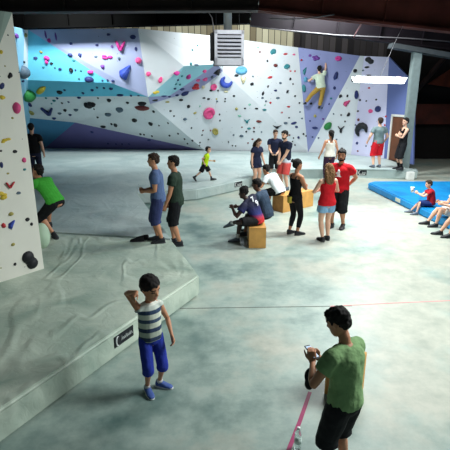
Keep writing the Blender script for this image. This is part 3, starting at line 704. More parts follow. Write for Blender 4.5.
def back_text(d, txt, t, off, size, m, name='number', front=False, tilt=0):
    """lettering printed on the shirt's back or front"""
    cu = bpy.data.curves.new('t', 'FONT'); cu.body = txt; cu.size = size; cu.extrude = .003; cu.align_x = 'CENTER'; cu.align_y = 'CENTER'; cu.offset = .004
    o = bpy.data.objects.new('t', cu); COL.objects.link(o); me = bpy.data.meshes.new_from_object(o.evaluated_get(bpy.context.evaluated_depsgraph_get())); bpy.data.objects.remove(o)
    c, x, y, rx, ry = d['tring'](t, .016); z = x.cross(y); s = 1 if front else -1
    nx = -x if front else x; n = y*s
    M = Matrix((nx, z, n)).transposed().to_4x4() @ Matrix.Rotation(R(tilt), 4, 'Z'); M.translation = c + y*s*(ry+off)
    me.transform(M); return put(name, me, m, d['root'])
# ------------------------------------------------------------------ the people in the hall
def fitH(u, vf, vh, z=0.):
    p = atz(u, vf, z); return p, aty(u, vh, p.y).z - z
def loc_of(loc, face, H, u, v, y):
    """a seen point at world depth y, in a person's own frame"""
    p = aty(u, v, y) - Vector(loc); p.rotate(Euler((0, 0, -R(face)))); return p / H
navy = cloth('navy', (34, 40, 66)); black = cloth('black', (24, 24, 27)); black2 = cloth('black_shorts', (28, 29, 33))
shoe_dark = mat('shoe_dark', (34, 36, 42), .6); shoe_grey = mat('shoe_grey', (96, 106, 120), .6); shoe_blue = mat('shoe_blue', (58, 84, 150), .6)

# 1 person at the left, seen from behind
p = aty(36, 170, 14.6); p.z = .35
person(p, 1.84, 12, 'person in a black t-shirt standing behind the white panel, back turned', 'm', 'fair', 'black', shirt=dict(mat=black, hem=-.02), bottom=dict(mat=cloth('dark_jeans', (40, 44, 66)), len=.98, slack=.008, flare=0, name='trousers'), shoes=dict(mat=shoe_dark))
# 2 climber in green starting low on the white panel's edge
p = atz(57.5, 235.5, .35)
person(p, 1.74, 68, 'person in a bright green t-shirt crouching at the edge of the white panel', 'm', 'tan', 'black', pelvis=(0, -.02, .42), lean=30, bend=16, twist=4, head=(0, -15, 0),
       hands=[(.10, .44, .58), (-.10, .46, .50)], elbows=[(.3, -.3, -.8), (-.3, -.3, -.8)], feet=[(.10, .20, .10), (-.06, .0, .045)], knees=[(.35, 1, .35), (-.2, 1, .1)],
       footdir=[-10, 150], shirt=dict(mat=cloth('green', (70, 172, 62)), hem=-.03, slack=.016), bottom=dict(mat=black2, len=.62), shoes=dict(mat=shoe_dark))
# 3 and 4 the two men watching on the mat edge
p, H = fitH(160, 241.5, 155, .35)
person(p, H, 92, 'man in a slate blue t-shirt at the mat edge, hands held together in front', 'm', 'tan', 'brown', lean=1, bend=6, head=(4, 2, 0), hands=[(.025, .15, .605), (-.03, .15, .60)], elbows=[(.5, -1, -.3), (-.5, -1, -.3)], palm=[(-1, 0, .2), (1, 0, .2)], curl=45,
       feet=[(.05, .03, .045), (-.05, -.03, .045)], shirt=dict(mat=cloth('slate_blue', (82, 102, 142)), hem=-.045, slack=.014, sleeve=.27), bottom=dict(mat=cloth('denim_navy', (54, 62, 104)), len=.60, slack=.02), shoes=dict(mat=shoe_dark))
p = atz(177.5, 244.5, 0)
H = aty(177.5, 157.5, p.y).z
person(p, H, 84, 'man in a dark green t-shirt and black shorts, arms hanging', 'm', 'tan', 'black', lean=0, bend=4, head=(6, 0, 0), hands=[(.10, .10, .47), (-.11, .10, .475)], elbows=[(.5, -1, 0), (-.5, -1, 0)],
       feet=[(.05, .05, .045), (-.05, -.04, .045)], shirt=dict(mat=cloth('dark_green', (42, 58, 48)), hem=-.05, slack=.014, sleeve=.25), bottom=dict(mat=black2, len=.56, slack=.018), shoes=dict(mat=shoe_dark))
# 5 running child
p = atz(205, 180.5, .36)
person(p, 1.13, -86, 'child in a neon yellow t-shirt running across the back mat', 'k', 'fair', 'black', pelvis=(0, 0, .50), lean=14, bend=6, hk=1.28, hands=[(.11, -.02, .52), (-.10, .24, .56)], elbows=[(.3, -1, 0), (-.3, -.6, -.8)],
       feet=[(.05, -.30, .115), (-.05, .20, .045)], knees=[(.1, 1, -.3), (-.1, 1, .2)], footpitch=(55, -6), shirt=dict(mat=cloth('neon_yellow', (196, 232, 30)), hem=-.06, slack=.02, sleeve=.28, sslack=.02), bottom=dict(mat=black, len=.50, slack=.024, flare=.02), socks=dict(mat=black, h=.3), shoes=dict(mat=shoe_dark, k=1.15))
# 6 boy in the striped tank
p = atz(153.5, 389.5, 0); H = 1.32; bH = loc_of(p, 208, H, 136.5, 292, 4.05)
st = [(.60, (150, 160, 150)), (.655, (44, 62, 92)), (.70, (176, 186, 172)), (.755, (40, 58, 88)), (.80, (206, 212, 196)), (.86, (60, 80, 108)), (.90, (214, 218, 204)), (.955, (44, 66, 98)), (1.0, (196, 206, 198)), (1.04, (222, 226, 216)), (1.07, (222, 226, 216)), (1.20, (226, 228, 220))]
stripes = ramp_mat('striped_knit', st, 'Z', 'CONSTANT')
boy = person(p, H, 208, 'boy in a striped tank top and blue shorts with one elbow raised', 'k', 'tan', 'black', 'bowl', pelvis=(0, 0, .515), lean=-2, bend=2, twist=8, head=(14, 16, 4), hk=1.42, fat=.93, vox=.0065,
       hands=[tuple(bH), (-.155, .07, .50)], elbows=[(.6, -.2, 1), (-.5, -1, 0)], handdir=[(.5, .35, -.3), None], palm=[(0, .3, -1), (1, .2, 0)], curl=[48, 30],
       feet=[(.055, .01, .045), (-.06, -.015, .045)], footdir=[2, 46], shirt=dict(mat=stripes, hem=-.03, slack=.016, sleeve=.035, sslack=.010, name='tank_top', flare=.0), bottom=dict(mat=cloth('royal_blue', (40, 56, 152)), len=.60, slack=.016, flare=.008), shoes=dict(mat=shoe_blue, k=.95, sole=M_solew), socks=dict(mat=cloth('sock_grey', (190, 190, 190)), h=.16))
# boxes
plyo(atz(256, 242.2, 0), .36, .80, .45, 0, 'small wooden plyo box under the two seated people in dark shirts')
a, b = atz(283, 213, 0), atz(313, 206, 0); d = (b-a).normalized(); n = Vector((-d.y, d.x, 0)); cpt = (a+b)/2+n*.21
plyo(cpt, (b-a).length, .42, .47, math.atan2(d.y, d.x), 'long wooden box under the person in the white t-shirt')
a, b = atz(363.5, 388.5, 0), atz(350, 409, 0); d = (b-a).normalized(); n = Vector((d.y, -d.x, 0)); n = n if n.x < 0 else -n
cb = a+d*.17+n*.16
plyo(cb, .34, .32, .46, math.atan2(d.y, d.x), 'wooden plyo box behind the man in the green t-shirt')
# 7 boy sitting in a football jersey
p = atz(256, 243.5, 0); H = 1.60; Y7 = p.y
jersey = ramp_mat('jersey_fade', [(.40, (206, 40, 40)), (.60, (196, 40, 48)), (.70, (34, 40, 112)), (.88, (24, 27, 62)), (1.2, (28, 28, 48))])
d7 = person(p, H, 84, 'seated person in a navy and red jersey with white number, ankle crossed on knee', 'm', 'dark', 'black', 'short', pelvis=(0, -.01, .352), lean=14, bend=30, twist=-48, head=(34, 6, 0),
       hands=[(.05, .26, .50), (-.05, .32, .50)], elbows=[(.6, -.2, -.8), (-.7, -.1, -.8)], feet=[(.055, .26, .045), (-.02, .34, .29)], knees=[(.12, 1, 1), (-1, .35, .25)], footdir=[8, -14], footpitch=(0, 18),
       shirt=dict(mat=jersey, hem=-.05, slack=.02, sleeve=.26, sslack=.02), bottom=dict(mat=black, len=.52, slack=.016), socks=dict(mat=cloth('sock_white', (226, 226, 226)), h=.3), shoes=dict(mat=shoe_grey))
M_print = mat('print_white', (232, 234, 238), .7)
back_text(d7, '7', .262, .030, .15, M_print, 'letter', tilt=-12); back_text(d7, '9', .195, .030, .17, M_print, 'number', tilt=-12)
# 8 the one beside
p = atz(264, 236, 0)
person(p, 1.66, 66, 'seated person in a dark grey blue t-shirt behind the one in the jersey', 'm', 'brown', 'black', pelvis=(0, -.03, .335), lean=10, bend=24, twist=-8, head=(8, 8, 0), hands=[(.05, .26, .40), (-.06, .27, .40)], elbows=[(.6, -.2, -.6), (-.6, -.2, -.6)],
       feet=[(.09, .27, .045), (-.09, .25, .045)], knees=[(.15, 1, 1), (-.15, 1, 1)], shirt=dict(mat=cloth('grey_blue', (56, 72, 92)), hem=-.05, slack=.018), bottom=dict(mat=black, len=.58), shoes=dict(mat=shoe_dark))
# 9 white t-shirt on the long box
p = atz(279, 210.5, 0)
person(p, 1.72, 52, 'seated person in a white t-shirt leaning forward on the long box, seen from behind', 'm', 'tan', 'black', pelvis=(0, .01, .34), lean=26, bend=34, twist=-8, head=(4, 10, 0), hands=[(.06, .33, .40), (-.08, .33, .40)], elbows=[(.7, -.1, -.6), (-.7, -.1, -.6)],
       feet=[(.10, .27, .045), (-.10, .25, .045)], knees=[(.15, 1, 1), (-.15, 1, 1)], shirt=dict(mat=cloth('white', (226, 232, 236)), hem=-.05, slack=.018), bottom=dict(mat=black, len=.56), shoes=dict(mat=shoe_dark))
# 10 woman in navy
p, H = fitH(255.5, 186, 138.5)
person(p, H, -140, 'woman in a navy top and dark shorts looking down, beside the mat corner', 'f', 'fair', 'brown', 'long', fat=1.25, lean=2, bend=8, head=(-6, 34, 0), hands=[(.165, .06, .48), (-.15, .10, .48)], shirt=dict(mat=navy, hem=-.07, slack=.014, sleeve=.24), bottom=dict(mat=navy, len=.26, slack=.014), shoes=dict(mat=shoe_dark))
# 11 and 12 the pair behind
p = aty(275.5, 128.5, 17.1); H = 1.80; p.z = 0
person(p, H, 172, 'person in a navy t-shirt standing behind the bearded man, facing the camera', 'm', 'fair', 'brown', head=(8, 8, 0), hands=[(.06, .17, .56), (-.06, .17, .56)], elbows=[(.6, -1, -.4), (-.6, -1, -.4)], shirt=dict(mat=navy, hem=-.03), bottom=dict(mat=black2, len=.6), shoes=dict(mat=shoe_dark))
p, H = fitH(284.5, 189.5, 131.5)
ws = ramp_mat('two_tone_shorts', [(.36*H, (206, 70, 66)), (.47*H, (214, 84, 80)), (.50*H, (204, 216, 228)), (.60*H, (206, 218, 230))])
person(p, H, 126, 'bearded man in a navy t-shirt with pale and red shorts, hands clasped in front', 'm', 'fair', 'black', beard=True, bend=8, head=(2, 8, 0), hands=[(.03, .14, .50), (-.03, .14, .50)], elbows=[(.6, -1, -.2), (-.6, -1, -.2)], palm=[(-1, 0, 0), (1, 0, 0)], curl=50, shirt=dict(mat=cloth('navy_dark', (30, 36, 58)), hem=-.01), bottom=dict(mat=ws, len=.50, slack=.02), shoes=dict(mat=shoe_grey))
# 13 woman in black with crossed arms
p, H = fitH(293.5, 234.5, 160.5)
wb = person(p, H, -58, 'woman in a black tank top and leggings with crossed arms, hair in a bun', 'f', 'tan', 'black', 'bun', bend=3, side=0, head=(-8, 2, 0), hands=[(-.025, .105, .69), (.025, .12, .665)], elbows=[(1, .1, -.9), (-1, .1, -.9)], handdir=[(-1, .1, .1), (1, .1, .05)], palm=[(0, -1, 0), (0, -1, 0)],
       feet=[(.05, .02, .045), (-.055, -.03, .045)], shirt=dict(mat=black, hem=-.05, slack=.008, tank=True, strap=.010, name='tank_top', flare=0), bottom=dict(mat=black2, len=.86, slack=.003, flare=0, name='leggings', wrinkle=.4), shoes=dict(mat=shoe_dark))
# chalk bag on her hip
q_ = wb['root'].location + Vector((-.20, -.10, 0)); zc = aty(290.5, 199, q_.y).z
cbm = bmesh.new(); tube(cbm, [Vector((0, 0, -.10)), Vector((0, 0, -.08)), Vector((0, 0, 0)), Vector((0, 0, .06))], [.045, .055, .055, .062], 12, False)
cbag = empty('chalk_bag', (aty(290.5, 199, p.y-.03).x-.02, p.y-.06, zc)); tag(cbag, 'olive chalk bag hanging at the hip of the woman in black', 'bag')
mesh_obj('pouch', cbm, cloth('olive', (168, 152, 60)), cbag, True)
cbm = bmesh.new(); bmesh.ops.create_circle(cbm, segments=16, radius=.06); bmesh.ops.translate(cbm, vec=(0, 0, .06), verts=cbm.verts)
cb_pts = [(.06*math.cos(t*.4), .06*math.sin(t*.4), .06) for t in range(17)]; cbm.free(); cbm = bmesh.new(); tube(cbm, cb_pts, .008, 6); mesh_obj('rim', cbm, black, cbag, True)
# 14 woman in red
p, H = fitH(324.5, 240.5, 165)
person(p, H, 12, 'woman in a red tank top and denim shorts with long fair hair, back turned', 'f', 'fair', 'fair', 'long', bend=2, head=(-6, 4, 0), hands=[(.07, .17, .66), (-.07, .17, .64)], elbows=[(1, -.5, -.7), (-1, -.5, -.7)], feet=[(.05, .015, .045), (-.045, -.03, .045)],
       shirt=dict(mat=cloth('red', (206, 30, 42)), hem=-.045, slack=.015, tank=True, strap=.018, name='tank_top'), bottom=dict(mat=cloth('pale_denim', (132, 172, 206)), len=.24, slack=.012, flare=.012), shoes=dict(mat=shoe_dark))
# 15 man in red
p, H = fitH(337, 227.5, 150.5)
mr = person(p, H, 146, 'bearded man in a red t-shirt and black shorts, hands behind his back', 'm', 'tan', 'black', beard=True, bend=3, head=(10, 6, 0), hands=[(.05, -.12, .56), (-.07, -.12, .55)], elbows=[(1, -.5, -.1), (-1, -.5, -.1)], handdir=[(-.8, -.1, -.4), (.8, -.1, -.4)], palm=[(0, -1, 0), (0, -1, 0)],
       feet=[(.065, .02, .045), (-.07, -.02, .045)], shirt=dict(mat=MC['cloth_red'], hem=-.05, slack=.018, sleeve=.27), bottom=dict(mat=black2, len=.60, slack=.022), shoes=dict(mat=shoe_dark))
me = bmesh.new()
c, x, y, rx, ry = mr['tring'](.20, .018); z = x.cross(y); S = mr['S']; fc = c + y*(ry+.004)
for pts, rr in (([(.0, .085), (.008, .05), (-.004, .0), (-.012, -.05)], [.018, .03, .036, .03]), ([(.0, .03), (-.03, .02), (-.05, -.01)], .012), ([(.012, .0), (.03, -.045)], .02), ([(-.06, -.075), (.06, -.075)], .010)):
    tube(me, [fc + x*(-a) + z*b for a, b in pts], rr, 8)
bmesh.ops.transform(me, matrix=Matrix.Translation(fc) @ (Matrix((x, y, z)).transposed() @ Matrix.Diagonal((1, .25, 1)) @ Matrix((x, y, z))).to_4x4() @ Matrix.Translation(-fc), verts=me.verts)
mesh_obj('print', me, M_print, mr['root'], True)
# 16 woman in white tank top from behind
p, H = fitH(328, 181, 131)
person(p, H, 6, 'woman in a white tank top and dark plum trousers with a ponytail, back turned', 'f', 'tan', 'black', 'pony', bend=0, head=(6, -6, 0), hands=[(.16, .04, .50), (-.19, .05, .50)], shirt=dict(mat=cloth('cream_white', (236, 232, 220)), hem=-.03, slack=.012, tank=True, strap=.02, name='tank_top'), bottom=dict(mat=cloth('plum', (58, 38, 62)), len=.97, slack=.010, flare=0, name='trousers'), shoes=dict(mat=shoe_dark))
# 17 climber on the periwinkle panel
wl = on_wall(312, 100); wp = wl[0] + wl[1]*.34; zf = aty(312, 109.5, wp.y).z
person((wp.x, wp.y, zf-.03), 1.90, -8, 'climber in a pale t-shirt and yellow trousers on the periwinkle wall, one arm up', 'm', 'fair', 'black', pelvis=(.23, -.02, .56), lean=6, bend=0, side=-10, twist=-10, head=(10, -18, 0),
       hands=[(.34, .12, 1.35), (-.06, .15, .70)], elbows=[(1, -.6, 0), (-.8, -.5, -.6)], handdir=[(0, .4, 1), (-.3, .6, .6)], palm=[(0, 1, 0), (0, 1, 0)], curl=35, feet=[(.22, .08, .07), (-.21, .10, .07)], knees=[(.5, .5, 0), (-1, .3, .9)], footdir=[0, 20],
       shirt=dict(mat=cloth('pale_mint', (206, 220, 200)), hem=-.04, slack=.016, sleeve=.26), bottom=dict(mat=cloth('mustard', (176, 142, 66)), len=.93, slack=.014, flare=.004, name='trousers'), shoes=dict(mat=shoe_dark))
# 18 red shorts
p, H = fitH(376, 167.5, 118.5, .35)
person(p, H, 10, 'man in a grey t-shirt and red shorts facing the wall', 'm', 'fair', 'brown', head=(-4, -4, 0), hands=[(.19, .10, .53), (-.19, .10, .53)], elbows=[(.6, -1, .1), (-.6, -1, .1)], feet=[(.075, 0, .045), (-.07, -.01, .045)], shirt=dict(mat=cloth('heather_grey', (112, 132, 134)), hem=-.03, slack=.014), bottom=dict(mat=cloth('scarlet', (212, 32, 46)), len=.58, slack=.022, flare=.012), shoes=dict(mat=shoe_grey))
# 19 black tank, crossed arms
p, H = fitH(400, 169.5, 118.8, .35)
person(p, H, 96, 'man in a black tank top and black shorts with crossed arms by the door', 'm', 'fair', 'black', fat=.88, head=(10, 0, 0), lean=-2, hands=[(-.03, .11, .70), (.03, .125, .675)], elbows=[(1, .1, -.9), (-1, .1, -.9)], handdir=[(-1, .1, .1), (1, .1, .05)], palm=[(0, -1, 0), (0, -1, 0)],
       shirt=dict(mat=black, hem=-.06, slack=.014, tank=True, strap=.02, name='tank_top'), bottom=dict(mat=black2, len=.60, slack=.022), socks=dict(mat=black, h=.4), shoes=dict(mat=shoe_dark))
# 20 boy in red on the blue mat
p = atz(428, 214.5, 0)
pd = person(p, 1.22, 78, 'boy in a red t-shirt sitting on the blue mat edge', 'k', 'fair', 'brown', pelvis=(0, -.03, .285), lean=2, bend=20, hk=1.2, head=(8, 10, 0), hands=[(.03, .27, .46), (-.03, .27, .47)], elbows=[(.7, -.3, -.8), (-.7, -.3, -.8)], handdir=[(-.2, .7, .5), (.2, .7, .5)],
       feet=[(.09, .35, .045), (-.08, .26, .045)], knees=[(.1, 1, 1), (-.1, 1, 1)], shirt=dict(mat=cloth('deep_red', (170, 32, 42)), hem=-.05, slack=.02, sleeve=.28), bottom=dict(mat=cloth('navy_shorts', (40, 56, 110)), len=.50, slack=.02), shoes=dict(mat=shoe_grey, k=1.1))
c = pd['root'].matrix_basis @ (Vector((0, .385, .56))*1.22)
cr_ = empty('paper_cup', (c.x, c.y, c.z-.07)); tag(cr_, 'white paper cup in the hands of the boy on the blue mat', 'cup')
bm = bmesh.new(); tube(bm, [(0, 0, -.02), (0, 0, .06), (0, 0, .115)], [.034, .044, .052], 16, False); mesh_obj('cup_body', bm, mat('paper_white', (240, 240, 240), .6), cr_, True)
bm = bmesh.new(); tube(bm, [(.052*math.cos(t*.4), .052*math.sin(t*.4), .115) for t in range(17)], .005, 6); mesh_obj('rim', bm, MC['paper_white'], cr_, True)
# 21 the two at the right edge of the photo
for (u, v, H, lab, sm, bmx, ff) in ((452, 226.5, 1.62, 'person on the blue mat behind another at the right edge, only bare legs in frame', cloth('pale_grey', (206, 206, 206)), cloth('pale_shorts', (200, 196, 190)), 84),
                       (467, 237, 1.62, 'nearest person on the blue mat at the right edge, mostly out of frame', cloth('royal', (36, 78, 160)), cloth('stone_shorts', (190, 184, 172)), 84)):
    p = atz(u, v, 0)
    person(p, H, ff, lab, 'm', 'fair', 'brown', pelvis=(0, -.02, .225), lean=-8, bend=20, head=(0, 6, 0), hands=[(.09, .20, .36), (-.09, .20, .36)], feet=[(.07, .34, .045), (-.06, .26, .045)], knees=[(.1, 1, 1), (-.1, 1, 1)], shirt=dict(mat=sm, hem=-.05, slack=.018), bottom=dict(mat=bmx, len=.40), shoes=dict(mat=shoe_dark))
# 22 man in the green t-shirt in the foreground
p = atz(338, 481, 0); gl = p.copy(); GH, GF = 1.55, 40
hL = loc_of(gl, GF, GH, 312.5, 362, gl.y+.14); hR = loc_of(gl, GF, GH, 319, 358, gl.y+.22)
eL = (-.9, -.5, -.6)
gm = person(p, GH, GF, 'man in a green t-shirt and black shorts looking at a phone in the foreground', 'm', 'tan', 'black', 'short', lean=2, bend=10, side=2, fat=.95, twist=0, head=(16, 26, 0), vox=.0065,
       hands=[tuple(hR), tuple(hL)], elbows=[(.9, -.6, -.8), eL], handdir=[(-.5, .5, .6), (.2, .35, .9)], palm=[(-.8, 0, .5), (.6, .5, .2)], curl=[40, 46],
       shirt=dict(mat=cloth('leaf_green', (132, 168, 116), .7), hem=-.03, slack=.020, sleeve=.27, sslack=.014, flare=.0, loose=False, wrinkle=1.3), bottom=dict(mat=black2, len=.56, slack=.022, flare=.008), shoes=dict(mat=shoe_dark))
W = gm['root'].matrix_basis if False else Matrix.Translation(gl) @ Matrix.Rotation(R(GF), 4, 'Z')
pc, fd, pn, th, Lp = gm['wrists'][1]
pc = W @ pc; fd = (W.to_3x3() @ fd).normalized(); pn = (W.to_3x3() @ pn).normalized()
ph = empty('phone', pc + fd*.075 + pn*.03); tag(ph, 'phone with a lit screen in the hand of the man in green', 'phone')
# screen turned to its owner's face
face_w = W @ gm['hl'](0, .3, .5); n = (face_w - ph.location).normalized(); upv = (fd - n*fd.dot(n)).normalized(); sd = upv.cross(n)
ph.rotation_euler = Matrix((sd, upv, n)).transposed().to_euler()
bm = bmesh.new(); box(bm, (0, 0, 0), (.07, .14, .009), bev=.004); mesh_obj('phone_case', bm, mat('phone_black', (20, 20, 24), .3), ph)
bm = bmesh.new(); box(bm, (0, 0, .005), (.06, .115, .002)); mesh_obj('screen', bm, mat('phone_screen', (150, 170, 190), .2, emit=(170, 190, 215), estr=.9), ph)
bm = bmesh.new(); ell(bm, (.02, .05, -.006), (.008, .008, .003)); mesh_obj('camera_lens', bm, M_black, ph, True)
# dark bag he carries on his front, strap over the shoulder
dv = W.to_3x3()
bm = bmesh.new(); cb_ = W @ (Vector((-.085, .165, .615))*GH)
bag = empty('shoulder_bag', cb_); tag(bag, 'dark bag hanging at the front of the man in green', 'bag'); bag.rotation_euler = (0, 0, R(GF))
ell(bm, (0, 0, 0), (.055, .045, .07)); ell(bm, (0, .0, -.07), (.05, .04, .06)); put('bag_body', remesh(bm, .012, 3), cloth('bag_black', (28, 28, 32)), bag)
bm = bmesh.new(); tube(bm, [(0, -.02, .05), (.05, -.05, .12), (.10, -.09, .17)], .014, 8); mesh_obj('strap', bm, MC['cloth_bag_black'], bag, True)
# water bottle
p = atz(297.5, 449, 0); bt = empty('water_bottle', (p.x, p.y, 0)); tag(bt, 'clear plastic water bottle on the floor beside the man in green', 'bottle')
M_clear = bpy.data.materials.new('clear_plastic'); M_clear.use_nodes = True; b = M_clear.node_tree.nodes['Principled BSDF']; b.inputs['Base Color'].default_value = (.86, .93, .92, 1); b.inputs['Transmission Weight'].default_value = .85; b.inputs['Roughness'].default_value = .12; b.inputs['IOR'].default_value = 1.2
def lathe(prof, n=16):
    bm = bmesh.new(); rings(bm, [(Vector((0, 0, z)), Vector((1, 0, 0)), Vector((0, 1, 0)), r, r) for r, z in prof], n); return bm
mesh_obj('bottle_body', lathe([(.026, .001), (.033, .012), (.033, .05), (.031, .06), (.033, .07), (.033, .13), (.031, .14), (.033, .15), (.03, .18), (.016, .215), (.0135, .222)]), M_clear, bt, True)
mesh_obj('bottle_label', lathe([(.0338, .075), (.0338, .125)]), mat('label_pale', (208, 226, 220), .5), bt, True)
mesh_obj('bottle_cap', lathe([(.0155, .218), (.0155, .238), (.013, .240)]), mat('cap_white', (238, 240, 240), .4), bt, True)
# black climbing shoes left on the mat
for k, (u, v, rz) in enumerate(((137.5, 241.5, 95), (142.5, 239.4, 84))):
    p = atz(u, v, .352); r = empty('climbing_shoe', p, R(rz)); tag(r, ('black climbing shoe lying on the mat edge, the one farther from the man in blue', 'black climbing shoe lying on the mat edge, the one nearer the man in blue')[k], 'shoe')
    X, Y, Z = Vector((1, 0, 0)), Vector((0, 1, 0)), Vector((0, 0, 1)); bm = bmesh.new()
    rings(bm, [(Vector((0, -.13, .05)), X, Z, .02, .035), (Vector((0, -.11, .055)), X, Z, .038, .052), (Vector((0, -.03, .05)), X, Z, .042, .048), (Vector((0, .06, .035)), X, Z, .046, .032), (Vector((0, .12, .026)), X, Z, .036, .022), (Vector((0, .145, .02)), X, Z, .016, .012)], 14, 2.3)
    put('upper', remesh(bm, .009, 2), black, r)
    bm = bmesh.new(); rings(bm, [(Vector((0, .005, z)), X, Y, .045, .145) for z in (.001, .012)], 18, 2.4); mesh_obj('sole', bm, M_sole, r, True)
# unit heater hanging from the roof
hp = aty(228, 47, 15.5); u0, u1 = aty(214.5, 47, 15.5), aty(243.5, 47, 15.5); W_ = u1.x-u0.x
zt, zb = aty(228, 31.5, 15.5).z, aty(228, 66, 15.5).z; Hh = zt-zb
ht = empty('unit_heater', (hp.x, 15.5, zb)); ht.rotation_euler = (0, 0, R(6)); tag(ht, 'grey unit heater with louvres hanging from the roof', 'heater')
M_case = mat('heater_grey', (226, 226, 236), .45, .08, metal=.1); M_dk = mat('heater_black', (18, 18, 24), .6)
bm = bmesh.new(); fw = W_*.10
box(bm, (-W_/2+fw/2, -.36, Hh/2), (fw, .06, Hh), bev=.008); box(bm, (W_/2-fw/2, -.36, Hh/2), (fw, .06, Hh), bev=.008); box(bm, (0, -.36, Hh-.06), (W_, .06, .12), bev=.008); box(bm, (0, -.36, Hh*.11), (W_, .06, Hh*.22), bev=.008); mesh_obj('front_frame', bm, M_case, ht)
bm = bmesh.new(); box(bm, (0, 0.01, Hh/2), (W_-.02, .66, Hh-.02), bev=.01); mesh_obj('casing', bm, mat('heater_side', (40, 40, 48), .5), ht)
for k in range(6):
    bm = bmesh.new(); box(bm, (0, -.385, Hh*.28 + k*Hh*.108), (W_-2*fw, .13, .02), Euler((R(32), 0, 0))); mesh_obj('louvre', bm, M_case, ht)
bm = bmesh.new(); box(bm, (0, -.335, Hh*.56), (W_-2*fw, .02, Hh*.7)); mesh_obj('grille', bm, M_dk, ht)
bm = bmesh.new(); tube(bm, [(0, .1, Hh-.01), (0, .1, 7.18-zb)], .13, 16, False); mesh_obj('flue_pipe', bm, M_grey, ht, True)
bm = bmesh.new(); box(bm, (-W_/2-.05, .05, Hh*.55), (.1, .4, Hh*.8), bev=.02); mesh_obj('control_box', bm, M_dk, ht)
for s in (-1, 1):
    bm = bmesh.new(); tube(bm, [(s*W_*.4, .1, Hh-.01), (s*W_*.4, .1, 7.18-zb)], .012, 6, False); mesh_obj('hanger_rod', bm, M_dk, ht, True)
# hanging fluorescent light
a, b = aty(353.5, 81, 11.5), aty(403.5, 82.5, 11.5); mid = (a+b)/2; Ln = (b-a).length
fl = empty('fluorescent_light', mid); fl.rotation_euler = (0, -math.atan2(b.z-a.z, b.x-a.x), 0); tag(fl, 'lit white fluorescent light hanging on a wire by the lilac wall', 'light')
bm = bmesh.new(); box(bm, (0, 0, .07), (Ln, .16, .07), bev=.01); mesh_obj('housing', bm, mat('enamel_white', (235, 240, 240), .4), fl)
M_tube = mat('lit_tube', (255, 255, 250), .4, emit=(240, 255, 252), estr=9.)
for y in (-.09, 0.03):
    bm = bmesh.new(); tube(bm, [(-Ln/2+.04, y, .0), (Ln/2-.04, y, .0)], .03, 10); mesh_obj('tube', bm, M_tube, fl, True)
bm = bmesh.new(); vs = [(-.09, .0), (-.20, -.06), (-.19, -.07), (.19, -.07), (.20, -.06), (.09, .0)]
for s in (-1, 1):
    bm2 = bm; box(bm2, (0, s*.15, .06), (Ln, .012, .15), Euler((R(-52*s), 0, 0)))
mesh_obj('reflector', bm, mat('reflector_white', (245, 250, 248), .35, emit=(240, 252, 250), estr=2.2), fl)
bm = bmesh.new(); box(bm, (Ln*.38, -.02, .115), (.12, .08, .04), bev=.01); mesh_obj('ballast', bm, mat('ballast_rose', (190, 150, 160), .5), fl)
def wire(pts, r, label, m):
    bm = bmesh.new(); tube(bm, pts, r, 6); tag(mesh_obj('hanging_wire', bm, m, smooth=True), label, 'wire')
wire([aty(380, 76.5, 11.5), aty(396, 40, 11.8), aty(403, 26, 12.33)], .006, 'thin slanted wire holding up the fluorescent light', MC['white_cable'])
wire([aty(354, 37, 17.81), aty(366, 15, 12.6)], .022, 'short rose coloured rod between the roof beams', mat('rose_rod', (150, 96, 96), .5))
l = area('fluorescent_glow', (mid.x, mid.y, mid.z-.08), Ln*.95, .25, 120, (.95, 1, .98)); l.parent = None
# housings added round the unseen area lights, hung from the roof
for o in [o for o in sc.objects if o.type == 'LIGHT' and o.name.startswith('unseen_lamp_light')]:
    x, y, z = o.location
    r = empty('added_lamp', (x, y, z)); r.rotation_euler = o.rotation_euler; inv = o.rotation_euler.to_matrix().inverted(); ln_ = o.data.size; tag(r, 'white lamp housing added under the roof, out of view', 'lamp', 'added lamps')
    bm = bmesh.new(); box(bm, (0, 0, .06), (ln_+.1, o.data.size_y+.1, .08), bev=.01); mesh_obj('housing', bm, MC['enamel_white'], r)
    for s in (-1, 1):
        bm = bmesh.new(); q0 = Vector((s*ln_*.4, 0, .09)); tube(bm, [q0, q0 + inv @ Vector((0, 0, 7.19-z-(o.rotation_euler.to_matrix() @ q0).z))], .008, 6, False); mesh_obj('hanger_rod', bm, M_dk, r)
